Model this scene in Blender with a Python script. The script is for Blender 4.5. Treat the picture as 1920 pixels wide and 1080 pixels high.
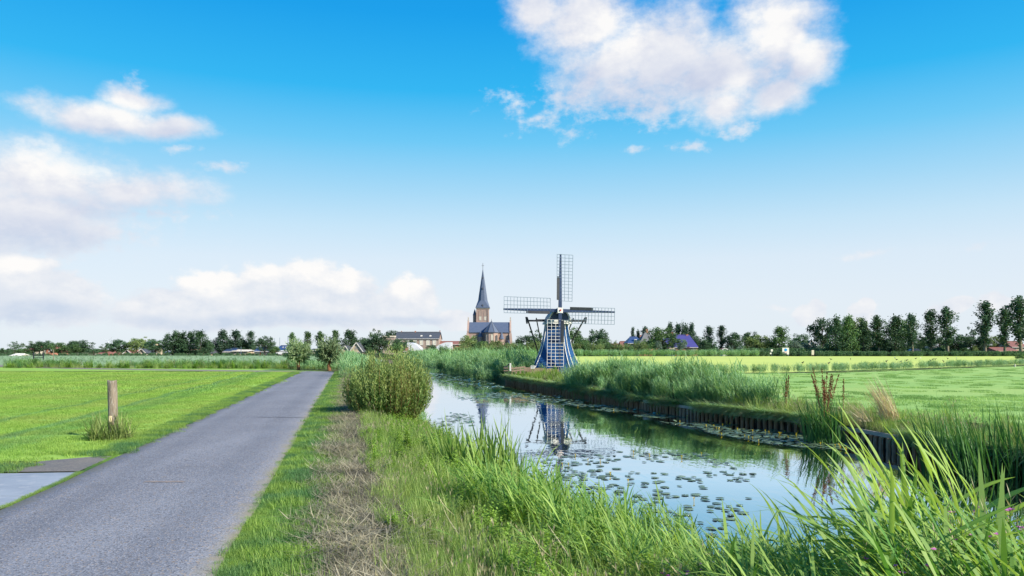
import bpy, math, random
import numpy as np
from mathutils import Vector, Matrix, Euler

for _o in list(bpy.data.objects):
    bpy.data.objects.remove(_o)
SC = bpy.context.scene
COL = SC.collection
R = math.radians
F = 1440.0            # focal length in photo pixels (1920 wide)
HZ = 655.0            # horizon row in photo
EYE = 1.7

# ------------------------------------------------------------------ camera
cam_d = bpy.data.cameras.new('camera')
cam = bpy.data.objects.new('camera', cam_d)
COL.objects.link(cam)
cam.location = (0, 0, EYE)
cam.rotation_euler = (R(90), 0, 0)
cam_d.sensor_width = 36.0
cam_d.lens = 36.0 * F / 1920.0
cam_d.shift_y = (HZ - 540.0) / 1920.0
cam_d.clip_start = 0.05
cam_d.clip_end = 20000
SC.camera = cam

# ------------------------------------------------------------------ exposure
EXPO = 1.1
SC.view_settings.view_transform = 'Standard'
SC.view_settings.look = 'None'
SC.view_settings.exposure = EXPO
SC.view_settings.gamma = 1.0
SC.view_settings.use_curve_mapping = False
SC.render.engine = 'CYCLES'
SC.cycles.max_bounces = 6
SC.cycles.diffuse_bounces = 3
SC.cycles.glossy_bounces = 3
SC.cycles.transmission_bounces = 4
SC.cycles.transparent_max_bounces = 4
SC.cycles.caustics_reflective = False
SC.cycles.caustics_refractive = False
SC.cycles.sample_clamp_indirect = 6.0
SC.cycles.use_denoising = True

def s2l(c):
    return tuple((v / 12.92 if v <= 0.04045 else ((v + 0.055) / 1.055) ** 2.4) for v in c)
def rgb(r, g, b):
    return s2l((r / 255.0, g / 255.0, b / 255.0))

# ------------------------------------------------------------------ sun
SUN_AZ = R(122)        # measured from +Y (view direction) towards +X
SUN_EL = R(36)
sun_d = bpy.data.lights.new('sun', 'SUN')
sun_d.energy = 3.8
sun_d.angle = R(2.0)
sun_d.color = (1.0, 0.90, 0.74)
sun = bpy.data.objects.new('sun', sun_d)
COL.objects.link(sun)
sd = Vector((math.sin(SUN_AZ) * math.cos(SUN_EL), math.cos(SUN_AZ) * math.cos(SUN_EL), math.sin(SUN_EL)))
sun.rotation_euler = sd.to_track_quat('Z', 'Y').to_euler()
sun.location = (60, -20, 60)

# ------------------------------------------------------------------ sky (world)
def build_world():
    w = bpy.data.worlds.new('World')
    SC.world = w
    w.use_nodes = True
    nt = w.node_tree
    nt.nodes.clear()
    N, L = nt.nodes, nt.links
    def math_(op, a, b=None, c=None, clamp=False):
        n = N.new('ShaderNodeMath'); n.operation = op; n.use_clamp = clamp
        for i, v in enumerate((a, b, c)):
            if v is None: continue
            if isinstance(v, (int, float)): n.inputs[i].default_value = v
            else: L.new(v, n.inputs[i])
        return n.outputs[0]
    def vmath(op, a, b=None):
        n = N.new('ShaderNodeVectorMath'); n.operation = op
        for i, v in enumerate((a, b)):
            if v is None: continue
            if isinstance(v, tuple): n.inputs[i].default_value = v
            else: L.new(v, n.inputs[i])
        return n.outputs['Value'] if op in ('LENGTH', 'DOT_PRODUCT') else n.outputs[0]
    def mix(fac, a, b, mode='MIX'):
        n = N.new('ShaderNodeMix'); n.data_type = 'RGBA'; n.blend_type = mode
        for s, v in ((n.inputs[0], fac), (n.inputs[6], a), (n.inputs[7], b)):
            if isinstance(v, (int, float)): s.default_value = v
            elif isinstance(v, tuple): s.default_value = (*v, 1)
            else: L.new(v, s)
        return n.outputs[2]
    def sstep(x, lo, hi):
        n = N.new('ShaderNodeMapRange'); n.interpolation_type = 'SMOOTHSTEP'
        L.new(x, n.inputs[0]); n.inputs[1].default_value = lo; n.inputs[2].default_value = hi
        return n.outputs[0]
    tc = N.new('ShaderNodeTexCoord')
    sep = N.new('ShaderNodeSeparateXYZ'); L.new(tc.outputs['Generated'], sep.inputs[0])
    az = math_('ARCTAN2', sep.outputs[0], sep.outputs[1])
    el = math_('ARCSINE', sep.outputs[2])
    comb = N.new('ShaderNodeCombineXYZ')
    L.new(az, comb.inputs[0]); L.new(el, comb.inputs[1])
    P = comb.outputs[0]
    # clear sky: Nishita, graded to the deep cyan blue of the photograph
    sky = N.new('ShaderNodeTexSky'); sky.sky_type = 'NISHITA'
    sky.sun_disc = False
    sky.sun_elevation = SUN_EL
    sky.sun_rotation = SUN_AZ
    sky.air_density = 1.0; sky.dust_density = 0.6; sky.ozone_density = 2.0
    nish = mix(1.0, sky.outputs[0], (0.10, 0.10, 0.10), 'MULTIPLY')
    ramp = N.new('ShaderNodeValToRGB')
    fac = math_('DIVIDE', el, R(60), clamp=True)
    L.new(fac, ramp.inputs[0])
    stops = [(0.0, (226, 236, 245)), (3.5, (226, 236, 246)), (6.5, (219, 234, 247)), (9.0, (198, 228, 247)),
             (11.5, (166, 217, 246)), (15.0, (108, 201, 246)), (18.5, (40, 182, 243)), (23.5, (0, 160, 236)),
             (32.0, (0, 135, 222)), (60.0, (0, 105, 196))]
    cr = ramp.color_ramp
    while len(cr.elements) < len(stops): cr.elements.new(0.5)
    k = 2.0 ** (-EXPO)
    for e, (d, c) in zip(cr.elements, stops):
        e.position = d / 60.0
        e.color = (*[v * k for v in rgb(*c)], 1)
    clear = mix(0.05, ramp.outputs[0], nish)
    # clouds: ellipses in azimuth/elevation broken up by fractal noise
    wn = N.new('ShaderNodeTexNoise'); wn.inputs['Scale'].default_value = 7.0; wn.inputs['Detail'].default_value = 4.0
    L.new(P, wn.inputs['Vector'])
    warp = vmath('MULTIPLY', vmath('SUBTRACT', wn.outputs['Color'], (0.5, 0.5, 0.5)), (0.075, 0.045, 0.0))
    PW = vmath('ADD', P, warp)
    def ang(px, py):
        v = Vector(((px - 960) / F, 1.0, (HZ - py) / F)).normalized()
        return math.atan2(v.x, v.y), math.asin(v.z)
    big = [  # px, py, rx, ry : cloud masses
        (1105, 35, 115, 95), (1150, 120, 120, 80), (1235, 100, 150, 95), (1340, 135, 125, 75), (1455, 65, 95, 100), (1505, 115, 65, 50),
        (1355, 185, 65, 36), (1015, 15, 75, 45), (1455, 180, 62, 36),
        (205, 218, 140, 30), (325, 238, 85, 26), (250, 180, 60, 26),
        (80, 335, 175, 62), (250, 350, 125, 36), (30, 400, 200, 75),
        (310, 560, 80, 34), (400, 535, 85, 42), (500, 528, 75, 42), (580, 525, 75, 46), (650, 545, 65, 44), (780, 556, 64, 44), (520, 588, 300, 34), (290, 580, 100, 34), (715, 578, 90, 36), (860, 600, 60, 18),
        (40, 502, 62, 24), (50, 560, 130, 50), 
        (1508, 582, 26, 22), (1530, 570, 18, 20), (1602, 582, 22, 22), (1620, 566, 16, 14), (1775, 578, 24, 14), (1800, 566, 18, 14), (1858, 566, 26, 18), (1890, 575, 30, 14)]
    thin = [  # wisps and low haze
        (945, 190, 75, 42), (960, 200, 60, 36), (1010, 225, 70, 30), (1065, 248, 50, 30), (1180, 282, 30, 11), (1290, 270, 60, 14),  (250, 150, 44, 26),
        (345, 284, 55, 12), (430, 322, 66, 12), (200, 430, 160, 26), (300, 400, 110, 18), (1200, 205, 150, 40), (1060, 190, 90, 34),
        (760, 598, 120, 20), (210, 595, 140, 24), (1515, 582, 42, 36), (1608, 578, 34, 34), (1778, 574, 36, 26), (1860, 570, 56, 26), (1195, 598, 30, 18),
        (1620, 478, 55, 10), (1830, 465, 40, 7), (1450, 570, 44, 8), (1400, 235, 60, 16)]
    dark = [  # shaded undersides
        (1190, 175, 150, 42), (1300, 150, 90, 45), (1450, 140, 60, 40), (1090, 150, 60, 50), (60, 440, 190, 45), (230, 385, 130, 26), (500, 600, 330, 20), (780, 600, 80, 12), (60, 590, 130, 26), (320, 252, 70, 14), (180, 240, 90, 12)]
    bright = [  # sunlit shoulders
        (1150, 65, 75, 62), (1365, 160, 34, 28), (1440, 50, 60, 50), (1500, 95, 40, 30), (100, 300, 120, 34), (230, 200, 80, 24), (390, 510, 90, 30), (500, 505, 60, 26), (585, 500, 60, 30), (650, 520, 45, 30), (780, 532, 46, 28), (40, 495, 55, 18), (950, 188, 26, 14)]
    def field(Pv, lst, k_=0.22):
        cur = None
        for px, py, rx, ry in lst:
            a, e = ang(px, py)
            d = vmath('MULTIPLY', vmath('SUBTRACT', Pv, (a, e, 0)), (F / rx, F / ry, 0))
            ln = vmath('LENGTH', d)
            if cur is None: cur = ln
            else:
                n = N.new('ShaderNodeMath'); n.operation = 'SMOOTH_MIN'; n.inputs[2].default_value = k_
                L.new(cur, n.inputs[0]); L.new(ln, n.inputs[1]); cur = n.outputs[0]
        return cur
    def noise(vec, scale, detail, rough=0.55):
        n = N.new('ShaderNodeTexNoise'); n.inputs['Scale'].default_value = scale
        n.inputs['Detail'].default_value = detail; n.inputs['Roughness'].default_value = rough
        L.new(vec, n.inputs['Vector']); return n.outputs['Fac']
    stretch = vmath('MULTIPLY', P, (1.0, 1.45, 1.0))
    def billow(vec): return math_('ADD', math_('MULTIPLY', noise(vec, 12.0, 9.0, 0.60), 0.62), math_('MULTIPLY', noise(vec, 40.0, 7.0, 0.62), 0.38))
    n1 = billow(stretch)
    nc = math_('SUBTRACT', n1, 0.5)
    soft0 = sstep(el, R(4.5), R(10.0))
    dB = math_('ADD', math_('MULTIPLY', math_('SUBTRACT', 1.0, field(PW, big)), 1.25), math_('MULTIPLY', nc, 2.3))
    aB = math_('ADD', math_('MULTIPLY', sstep(dB, -0.30, 0.85), soft0), math_('MULTIPLY', sstep(dB, -0.05, 0.34), math_('SUBTRACT', 1.0, soft0)))
    dT = math_('ADD', math_('SUBTRACT', 0.80, field(PW, thin)), math_('MULTIPLY', math_('ADD', nc, math_('MULTIPLY', math_('SUBTRACT', noise(stretch, 75.0, 5.0, 0.6), 0.5), 0.35)), 4.4))
    aT = math_('MULTIPLY', sstep(dT, -0.05, 1.15), 0.74)
    alpha = math_('MULTIPLY', math_('SUBTRACT', 1.0, math_('MULTIPLY', math_('SUBTRACT', 1.0, aB), math_('SUBTRACT', 1.0, aT))), 0.97)
    # relief: compare the billows with themselves a little towards the sun
    off = vmath('ADD', stretch, (0.012, 0.016, 0.0))
    rel = math_('MULTIPLY', math_('SUBTRACT', n1, billow(off)), 1.5)
    dk = sstep(math_('SUBTRACT', math_('ADD', 1.1, math_('MULTIPLY', nc, 1.6)), field(PW, dark)), -0.1, 0.9)
    br = sstep(math_('SUBTRACT', math_('ADD', 1.1, math_('MULTIPLY', nc, 1.6)), field(PW, bright)), -0.1, 0.8)
    lit = math_('ADD', math_('ADD', 0.52, rel), math_('SUBTRACT', math_('MULTIPLY', br, 0.50), math_('MULTIPLY', dk, 0.42)), clamp=True)
    shade_c = mix(soft0, tuple(v * k for v in rgb(206, 218, 236)), tuple(v * k for v in rgb(205, 212, 232)))
    light = tuple(v * k for v in rgb(255, 253, 251))
    cloud = mix(lit, shade_c, light)
    final = mix(alpha, clear, cloud)
    bg = N.new('ShaderNodeBackground'); bg.inputs['Strength'].default_value = 1.0
    L.new(final, bg.inputs['Color'])
    out = N.new('ShaderNodeOutputWorld'); L.new(bg.outputs[0], out.inputs['Surface'])
    w.cycles.sampling_method = 'MANUAL'
    w.cycles.sample_map_resolution = 512
build_world()

# ------------------------------------------------------------------ helpers
rng = np.random.default_rng(7)
random.seed(7)

def link(o, parent=None):
    COL.objects.link(o)
    if parent is not None: o.parent = parent
    return o
def tag(o, label=None, cat=None, group=None, kind=None):
    if label: o['label'] = label
    if cat: o['category'] = cat
    if group: o['group'] = group
    if kind: o['kind'] = kind
    return o
def thing(name, label, cat, loc=(0, 0, 0), rz=0.0, group=None):
    o = bpy.data.objects.new(name, None)
    o.empty_display_size = 0.2
    o.location = loc; o.rotation_euler = (0, 0, rz)
    link(o)
    return tag(o, label, cat, group)
def copy_tree(o, parent=None):
    c = o.copy(); COL.objects.link(c)
    c.parent = parent
    for ch in o.children: copy_tree(ch, c)
    return c

class MB:
    def __init__(s): s.v = []; s.f = []
    def poly(s, pts):
        b = len(s.v); s.v += [tuple(p) for p in pts]; s.f.append(tuple(range(b, b + len(pts)))); return s
    def box(s, c, d, rz=0.0, M=None):
        b = len(s.v); x, y, z = d[0] / 2, d[1] / 2, d[2] / 2
        cs, sn = math.cos(rz), math.sin(rz)
        for sx, sy, sz in ((-1, -1, -1), (1, -1, -1), (1, 1, -1), (-1, 1, -1), (-1, -1, 1), (1, -1, 1), (1, 1, 1), (-1, 1, 1)):
            p = (sx * x, sy * y, sz * z)
            p = (p[0] * cs - p[1] * sn + c[0], p[0] * sn + p[1] * cs + c[1], p[2] + c[2])
            s.v.append(p)
        s.f += [tuple(b + i for i in q) for q in ((3, 2, 1, 0), (4, 5, 6, 7), (0, 1, 5, 4), (1, 2, 6, 5), (2, 3, 7, 6), (3, 0, 4, 7))]
        return s
    def rings(s, rs, cap=True):
        """rs: list of equal-length rings of points"""
        b = len(s.v); n = len(rs[0])
        for r in rs: s.v += [tuple(p) for p in r]
        for i in range(len(rs) - 1):
            for j in range(n):
                s.f.append((b + i * n + j, b + i * n + (j + 1) % n, b + (i + 1) * n + (j + 1) % n, b + (i + 1) * n + j))
        if cap:
            s.f.append(tuple(b + j for j in reversed(range(n))))
            s.f.append(tuple(b + (len(rs) - 1) * n + j for j in range(n)))
        return s
    def tube(s, pts, rad, n=6):
        pts = [Vector(p) for p in pts]
        if not isinstance(rad, (list, tuple)): rad = [rad] * len(pts)
        rs = []
        for i, p in enumerate(pts):
            d = (pts[min(i + 1, len(pts) - 1)] - pts[max(i - 1, 0)]).normalized()
            a = d.orthogonal().normalized() if i == 0 else (a - d * a.dot(d)).normalized()
            b2 = d.cross(a)
            rs.append([p + (a * math.cos(2 * math.pi * k / n) + b2 * math.sin(2 * math.pi * k / n)) * rad[i] for k in range(n)])
        return s.rings(rs)
    def bar(s, a, b, w, h=None, up=(0, 0, 1)):
        """rectangular bar from a to b"""
        a, b = Vector(a), Vector(b); h = w if h is None else h
        d = (b - a).normalized(); u = Vector(up)
        if abs(d.dot(u)) > 0.95: u = Vector((0, 1, 0))
        x = d.cross(u).normalized() * (w / 2); y = x.cross(d).normalized() * (h / 2)
        return s.rings([[a - x - y, a + x - y, a + x + y, a - x + y], [b - x - y, b + x - y, b + x + y, b - x + y]])
    def prism(s, poly, y0, y1):
        """polygon in XZ extruded along Y"""
        return s.rings([[(x, y0, z) for x, z in poly], [(x, y1, z) for x, z in poly]])
    def mesh(s, name, mat, smooth=False):
        m = bpy.data.meshes.new(name)
        m.from_pydata(s.v, [], s.f); m.update()
        import bmesh
        bm = bmesh.new(); bm.from_mesh(m); bmesh.ops.recalc_face_normals(bm, faces=bm.faces); bm.to_mesh(m); bm.free()
        if smooth:
            m.polygons.foreach_set('use_smooth', [True] * len(m.polygons))
        if mat: m.materials.append(mat)
        return m
    def build(s, name, mat, parent=None, smooth=False, loc=None):
        o = bpy.data.objects.new(name, s.mesh(name, mat, smooth))
        if loc: o.location = loc
        return link(o, parent)

def np_mesh(name, V, Fq, mat, tint=None):
    """V (n,3) F (m,4) quads -> mesh; tint per vertex"""
    m = bpy.data.meshes.new(name)
    V = np.asarray(V, np.float32); Fq = np.asarray(Fq, np.int32)
    m.vertices.add(len(V)); m.vertices.foreach_set('co', V.ravel())
    k = Fq.shape[1]
    m.loops.add(Fq.size); m.loops.foreach_set('vertex_index', Fq.ravel())
    m.polygons.add(len(Fq)); m.polygons.foreach_set('loop_start', np.arange(0, Fq.size, k, dtype=np.int32))
    m.update(calc_edges=True)
    if tint is not None:
        a = m.attributes.new('tint', 'FLOAT', 'POINT'); a.data.foreach_set('value', np.asarray(tint, np.float32))
    if mat: m.materials.append(mat)
    return m

class Soup:
    """collects quads with a tint"""
    def __init__(s): s.V = []; s.F = []; s.T = []; s.n = 0
    def add(s, V, Fq, T):
        s.V.append(V.reshape(-1, 3)); s.F.append(Fq.reshape(-1, 4) + s.n); s.T.append(T.ravel()); s.n += V.reshape(-1, 3).shape[0]
    def mesh(s, name, mat): return np_mesh(name, np.concatenate(s.V), np.concatenate(s.F), mat, np.concatenate(s.T))
    def build(s, name, mat, parent=None):
        return link(bpy.data.objects.new(name, s.mesh(name, mat)), parent)

def blades(soup, base, az, lean, length, width, droop, segs=3, prof='grass', tint=None, twist=None, fold=0.0):
    base = np.asarray(base, float); n = len(base)
    az, lean, length, width, droop = [np.broadcast_to(np.asarray(a, float), (n,)).copy() for a in (az, lean, length, width, droop)]
    t = np.linspace(0, 1, segs + 1)
    h = np.stack([np.cos(az), np.sin(az), np.zeros(n)], 1)
    tw = az + np.pi / 2 + (0 if twist is None else twist)
    side = np.stack([np.cos(tw), np.sin(tw), np.zeros(n)], 1)
    pos = base.copy(); out = np.zeros((n, segs + 1, 2, 3))
    for i in range(segs + 1):
        th = lean + droop * t[i] ** 1.4
        if i > 0:
            tm = lean + droop * ((t[i] + t[i - 1]) / 2) ** 1.4
            step = (length / segs)[:, None]
            pos = pos + step * (np.sin(tm)[:, None] * h + np.cos(tm)[:, None] * np.array([0, 0, 1.0]))
        if prof == 'grass': w = width * (1 - t[i] ** 2) ** 0.8
        elif prof == 'reed': w = width * (min(1, 0.45 + 2.6 * t[i]) * (1 - t[i] ** 2.2))
        else: w = width * math.sin(math.pi * (0.06 + 0.92 * t[i])) ** 0.9
        w = np.maximum(w, width * 0.03)
        out[:, i, 0] = pos - side * w[:, None] / 2
        out[:, i, 1] = pos + side * w[:, None] / 2
    vi = np.arange(n)[:, None] * (2 * (segs + 1)) + 2 * np.arange(segs)[None, :]
    Fq = np.stack([vi, vi + 1, vi + 3, vi + 2], -1)
    if tint is None: tint = rng.random(n)
    soup.add(out, Fq, np.repeat(tint, 2 * (segs + 1)))

def leaf3(soup, base, az, lean, length, width, droop, segs=8, tint=.5, fold=.22, twist=0.0, wob=0.0):
    """one broad folded leaf with a midrib, three vertices across"""
    t = np.linspace(0, 1, segs + 1); h = np.array([math.cos(az), math.sin(az), 0]); z = np.array([0, 0, 1.0])
    pos = np.array(base, float); out = np.zeros((segs + 1, 3, 3)); a = az
    for i in range(segs + 1):
        th = lean + droop * t[i] ** 1.5
        a = az + wob * math.sin(3.0 * t[i])
        h = np.array([math.cos(a), math.sin(a), 0])
        d = math.sin(th) * h + math.cos(th) * z
        if i: pos = pos + d * length / segs
        tw = twist * t[i]
        s0 = np.array([-math.sin(a), math.cos(a), 0]); nrm = np.cross(d, s0)
        s = s0 * math.cos(tw) + nrm * math.sin(tw); nn = np.cross(s, d)
        w = width * min(1, .42 + 2.4 * t[i]) * (1 - t[i] ** 2.4) / 2 + width * .012
        out[i, 0] = pos - s * w + nn * w * fold; out[i, 1] = pos; out[i, 2] = pos + s * w + nn * w * fold
    i = np.arange(segs) * 3
    Fq = np.concatenate([np.stack([i, i + 1, i + 4, i + 3], 1), np.stack([i + 1, i + 2, i + 5, i + 4], 1)])
    tt = np.full((segs + 1, 3), tint); tt[:, 1] = min(1, tint + .25)
    soup.add(out, Fq, tt)

def leaves(soup, c, size, aspect=0.5, up=0.0, tint=None, r=None, direc=None):
    """diamond-ish leaf quads at points c"""
    r = r or rng
    n = len(c)
    u = r.normal(size=(n, 3)) if direc is None else direc + 0.45 * r.normal(size=(n, 3))
    u[:, 2] += up
    u /= np.linalg.norm(u, axis=1)[:, None]
    q = r.normal(size=(n, 3)); v = np.cross(u, q); v /= np.linalg.norm(v, axis=1)[:, None] + 1e-9
    s = (np.asarray(size) * r.uniform(0.65, 1.3, n))[:, None]
    nn = np.cross(u, v)
    V = np.stack([c - u * s / 2, c + v * s * aspect / 2 + nn * s * .06, c + u * s / 2, c - v * s * aspect / 2 + nn * s * .06], 1)
    Fq = np.arange(n * 4).reshape(n, 4)
    if tint is None: tint = r.random(n)
    soup.add(V, Fq, np.repeat(tint, 4))

# ------------------------------------------------------------------ materials
MATS = {}
def nodes_of(name):
    m = bpy.data.materials.new(name); m.use_nodes = True
    nt = m.node_tree; nt.nodes.clear()
    out = nt.nodes.new('ShaderNodeOutputMaterial')
    return m, nt.nodes, nt.links, out
def mixc(N, L, fac, a, b, mode='MIX'):
    n = N.new('ShaderNodeMix'); n.data_type = 'RGBA'; n.blend_type = mode
    for s, v in ((n.inputs[0], fac), (n.inputs[6], a), (n.inputs[7], b)):
        if isinstance(v, (int, float)): s.default_value = v
        elif isinstance(v, tuple): s.default_value = (*v[:3], 1)
        else: L.new(v, s)
    return n.outputs[2]
def ramp2(N, L, src, lo, hi):
    n = N.new('ShaderNodeMapRange'); n.interpolation_type = 'SMOOTHSTEP'
    L.new(src, n.inputs[0]); n.inputs[1].default_value = lo; n.inputs[2].default_value = hi
    return n.outputs[0]
def noise_(N, L, scale, detail=3, rough=0.55, vec=None, dist=0.0):
    n = N.new('ShaderNodeTexNoise'); n.inputs['Scale'].default_value = scale; n.inputs['Detail'].default_value = detail
    n.inputs['Roughness'].default_value = rough; n.inputs['Distortion'].default_value = dist
    if vec is not None: L.new(vec, n.inputs['Vector'])
    return n.outputs['Fac']
def pos_(N, L, scale=(1, 1, 1), rz=0.0, obj=False):
    m = N.new('ShaderNodeMapping'); m.inputs['Scale'].default_value = scale; m.inputs['Rotation'].default_value = (0, 0, rz)
    if obj:
        t = N.new('ShaderNodeTexCoord'); L.new(t.outputs['Object'], m.inputs[0])
    else:
        g = N.new('ShaderNodeNewGeometry'); L.new(g.outputs['Position'], m.inputs[0])
    return m.outputs[0]

def veg(name, c1, c2, trans=0.35, gloss=0.06, patch=None, pscale=0.6, rough=0.6, objvar=0.25):
    """foliage: tint attribute mixes c1-c2, some light passes through"""
    m, N, L, out = nodes_of(name)
    at = N.new('ShaderNodeAttribute'); at.attribute_name = 'tint'
    col = mixc(N, L, at.outputs['Fac'], c1, c2)
    if patch:
        nz = noise_(N, L, pscale, 3, vec=pos_(N, L))
        col = mixc(N, L, ramp2(N, L, nz, 0.40, 0.62), col, mixc(N, L, 0.75, col, patch))
    oi = N.new('ShaderNodeObjectInfo')
    hv = N.new('ShaderNodeHueSaturation'); L.new(col, hv.inputs['Color'])
    mr = N.new('ShaderNodeMapRange'); L.new(oi.outputs['Random'], mr.inputs[0])
    mr.inputs[3].default_value = 1 - objvar; mr.inputs[4].default_value = 1 + objvar
    L.new(mr.outputs[0], hv.inputs['Value'])
    col = hv.outputs[0]
    d = N.new('ShaderNodeBsdfDiffuse'); L.new(col, d.inputs[0])
    t = N.new('ShaderNodeBsdfTranslucent')
    L.new(mixc(N, L, 1.0, col, (1.25, 1.2, 0.7), 'MULTIPLY'), t.inputs[0])
    ms = N.new('ShaderNodeMixShader'); ms.inputs[0].default_value = trans
    L.new(d.outputs[0], ms.inputs[1]); L.new(t.outputs[0], ms.inputs[2])
    g = N.new('ShaderNodeBsdfGlossy'); g.inputs['Roughness'].default_value = rough
    ms2 = N.new('ShaderNodeMixShader'); ms2.inputs[0].default_value = gloss * 0.45
    L.new(ms.outputs[0], ms2.inputs[1]); L.new(g.outputs[0], ms2.inputs[2])
    L.new(ms2.outputs[0], out.inputs[0])
    return m

def solid(name, c1, c2=None, scale=3.0, rough=0.8, bump=0.0, bscale=None, stretch=(1, 1, 1), metal=0.0, spec=0.3, obj=True, detail=4, c3=None):
    m, N, L, out = nodes_of(name)
    p = N.new('ShaderNodeBsdfPrincipled')
    v = pos_(N, L, stretch, obj=obj)
    nz = noise_(N, L, scale, detail, 0.6, v)
    col = mixc(N, L, ramp2(N, L, nz, 0.3, 0.7), c1, c2 or tuple(x * 0.75 for x in c1))
    if c3:
        n3 = noise_(N, L, scale * 4.3, 3, 0.6, v)
        col = mixc(N, L, ramp2(N, L, n3, 0.52, 0.72), col, c3)
    L.new(col, p.inputs['Base Color'])
    p.inputs['Roughness'].default_value = rough
    p.inputs['Metallic'].default_value = metal
    p.inputs['Specular IOR Level'].default_value = spec
    if bump:
        b = N.new('ShaderNodeBump'); b.inputs['Strength'].default_value = bump; b.inputs['Distance'].default_value = 0.02
        L.new(noise_(N, L, bscale or scale * 3, 4, 0.6, v), b.inputs['Height'])
        L.new(b.outputs[0], p.inputs['Normal'])
    L.new(p.outputs[0], out.inputs[0])
    return m

def brickmat(name, c1, c2, mortar, bw=0.22, bh=0.07):
    m, N, L, out = nodes_of(name)
    p = N.new('ShaderNodeBsdfPrincipled'); p.inputs['Roughness'].default_value = 0.9
    v = pos_(N, L, obj=True)
    nz = noise_(N, L, 0.35, 4, 0.6, v)
    fine = noise_(N, L, 9.0, 2, 0.6, v)
    col = mixc(N, L, ramp2(N, L, nz, 0.3, 0.7), c1, c2)
    col = mixc(N, L, ramp2(N, L, fine, 0.45, 0.7), col, mixc(N, L, 0.5, col, mortar))
    L.new(col, p.inputs['Base Color']); L.new(p.outputs[0], out.inputs[0])
    return m

# ================================================================== the lie of the land
WATER_Z = -0.8
RIGHT_Z = -0.15
_ly = [-60, -10, 0, 4, 6.5, 8.5, 11, 14, 18, 24.8, 30, 130, 300]
_lx = [70, 19, 9.5, 5.2, 3.1, 2.05, 1.0, 0.1, -1.2, -3.0, -4.1, -25.1, -60.8]
_ry = [-60, -10, 0, 10, 15.5, 18.6, 22.9, 26.7, 32.4, 59, 130, 300]
_rx = [90, 29, 21, 13, 9.9, 9.4, 8.9, 7.05, 5.4, -0.6, -15.2, -49.2]
def XL(y): return np.interp(y, _ly, _lx)
def XR(y): return np.interp(y, _ry, _rx)
def XE(y): return -2.22 - 0.213 * (np.asarray(y, float) - 5.76)      # right edge of the cycle path
ROADW = 2.62
STRIP0, STRIP1 = 0.78, 1.32                                           # mown strip, measured from the path edge
def sm(t):
    t = np.clip(t, 0, 1); return t * t * (3 - 2 * t)
def H(x, y):
    x = np.asarray(x, float); y = np.asarray(y, float)
    xl, xr = XL(y), XR(y)
    d = xl - x
    dw = np.clip(xl - (XE(y) + STRIP1), 1.5, 9.0)
    left = WATER_Z + (0 - WATER_Z) * sm(np.clip(d / dw, 0, 1) * 0.92 + 0.08 * (d > 0))
    left = np.where(d > dw, 0.0, WATER_Z - 0.02 + (0.02 - WATER_Z) * (0.35 * np.clip(d / dw, 0, 1) + 0.65 * sm(d / dw)))
    bed = WATER_Z - 0.02 - 0.9 * sm(np.minimum(x - xl, 3.0) / 3.0)
    right = np.where(x - xr > 0.1, -0.42 + 0.27 * sm((x - xr) / 2.5), WATER_Z - 0.9)
    return np.where(x <= xl, left, np.where(x < xr + 0.02, bed, right))
def infr(x, y, m=1.18, pad=1.0):
    return np.abs(x) < 0.667 * y * m + pad

def grid_sheet(name, rows, mat, kind='structure', label=None, cat=None):
    """rows: (R, C, 3) array"""
    A = np.asarray(rows, float); Rn, Cn, _ = A.shape
    i = np.arange(Rn - 1)[:, None] * Cn + np.arange(Cn - 1)[None, :]
    Fq = np.stack([i, i + 1, i + Cn + 1, i + Cn], -1).reshape(-1, 4)
    me = np_mesh(name, A.reshape(-1, 3), Fq, mat)
    me.polygons.foreach_set('use_smooth', [True] * len(me.polygons))
    o = link(bpy.data.objects.new(name, me))
    return tag(o, label, cat, None, kind)

# ---------------------------------------------------------------- ground materials
def ground_mat(name, ca, cb, cc, s1=0.5, s2=6.0, bump=0.4, stripe=None, rough=0.95):
    m, N, L, out = nodes_of(name)
    p = N.new('ShaderNodeBsdfPrincipled'); p.inputs['Roughness'].default_value = rough; p.inputs['Specular IOR Level'].default_value = 0.15
    v = pos_(N, L)
    n1 = noise_(N, L, s1, 5, 0.6, v); n2 = noise_(N, L, s2, 5, 0.65, v)
    col = mixc(N, L, ramp2(N, L, n1, 0.35, 0.65), ca, cb)
    col = mixc(N, L, ramp2(N, L, n2, 0.45, 0.75), col, cc)
    if stripe: col = stripe(N, L, col)
    L.new(col, p.inputs['Base Color'])
    b = N.new('ShaderNodeBump'); b.inputs['Strength'].default_value = bump; b.inputs['Distance'].default_value = 0.03
    L.new(noise_(N, L, s2 * 6, 4, 0.7, v), b.inputs['Height']); L.new(b.outputs[0], p.inputs['Normal'])
    L.new(p.outputs[0], out.inputs[0])
    return m

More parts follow.
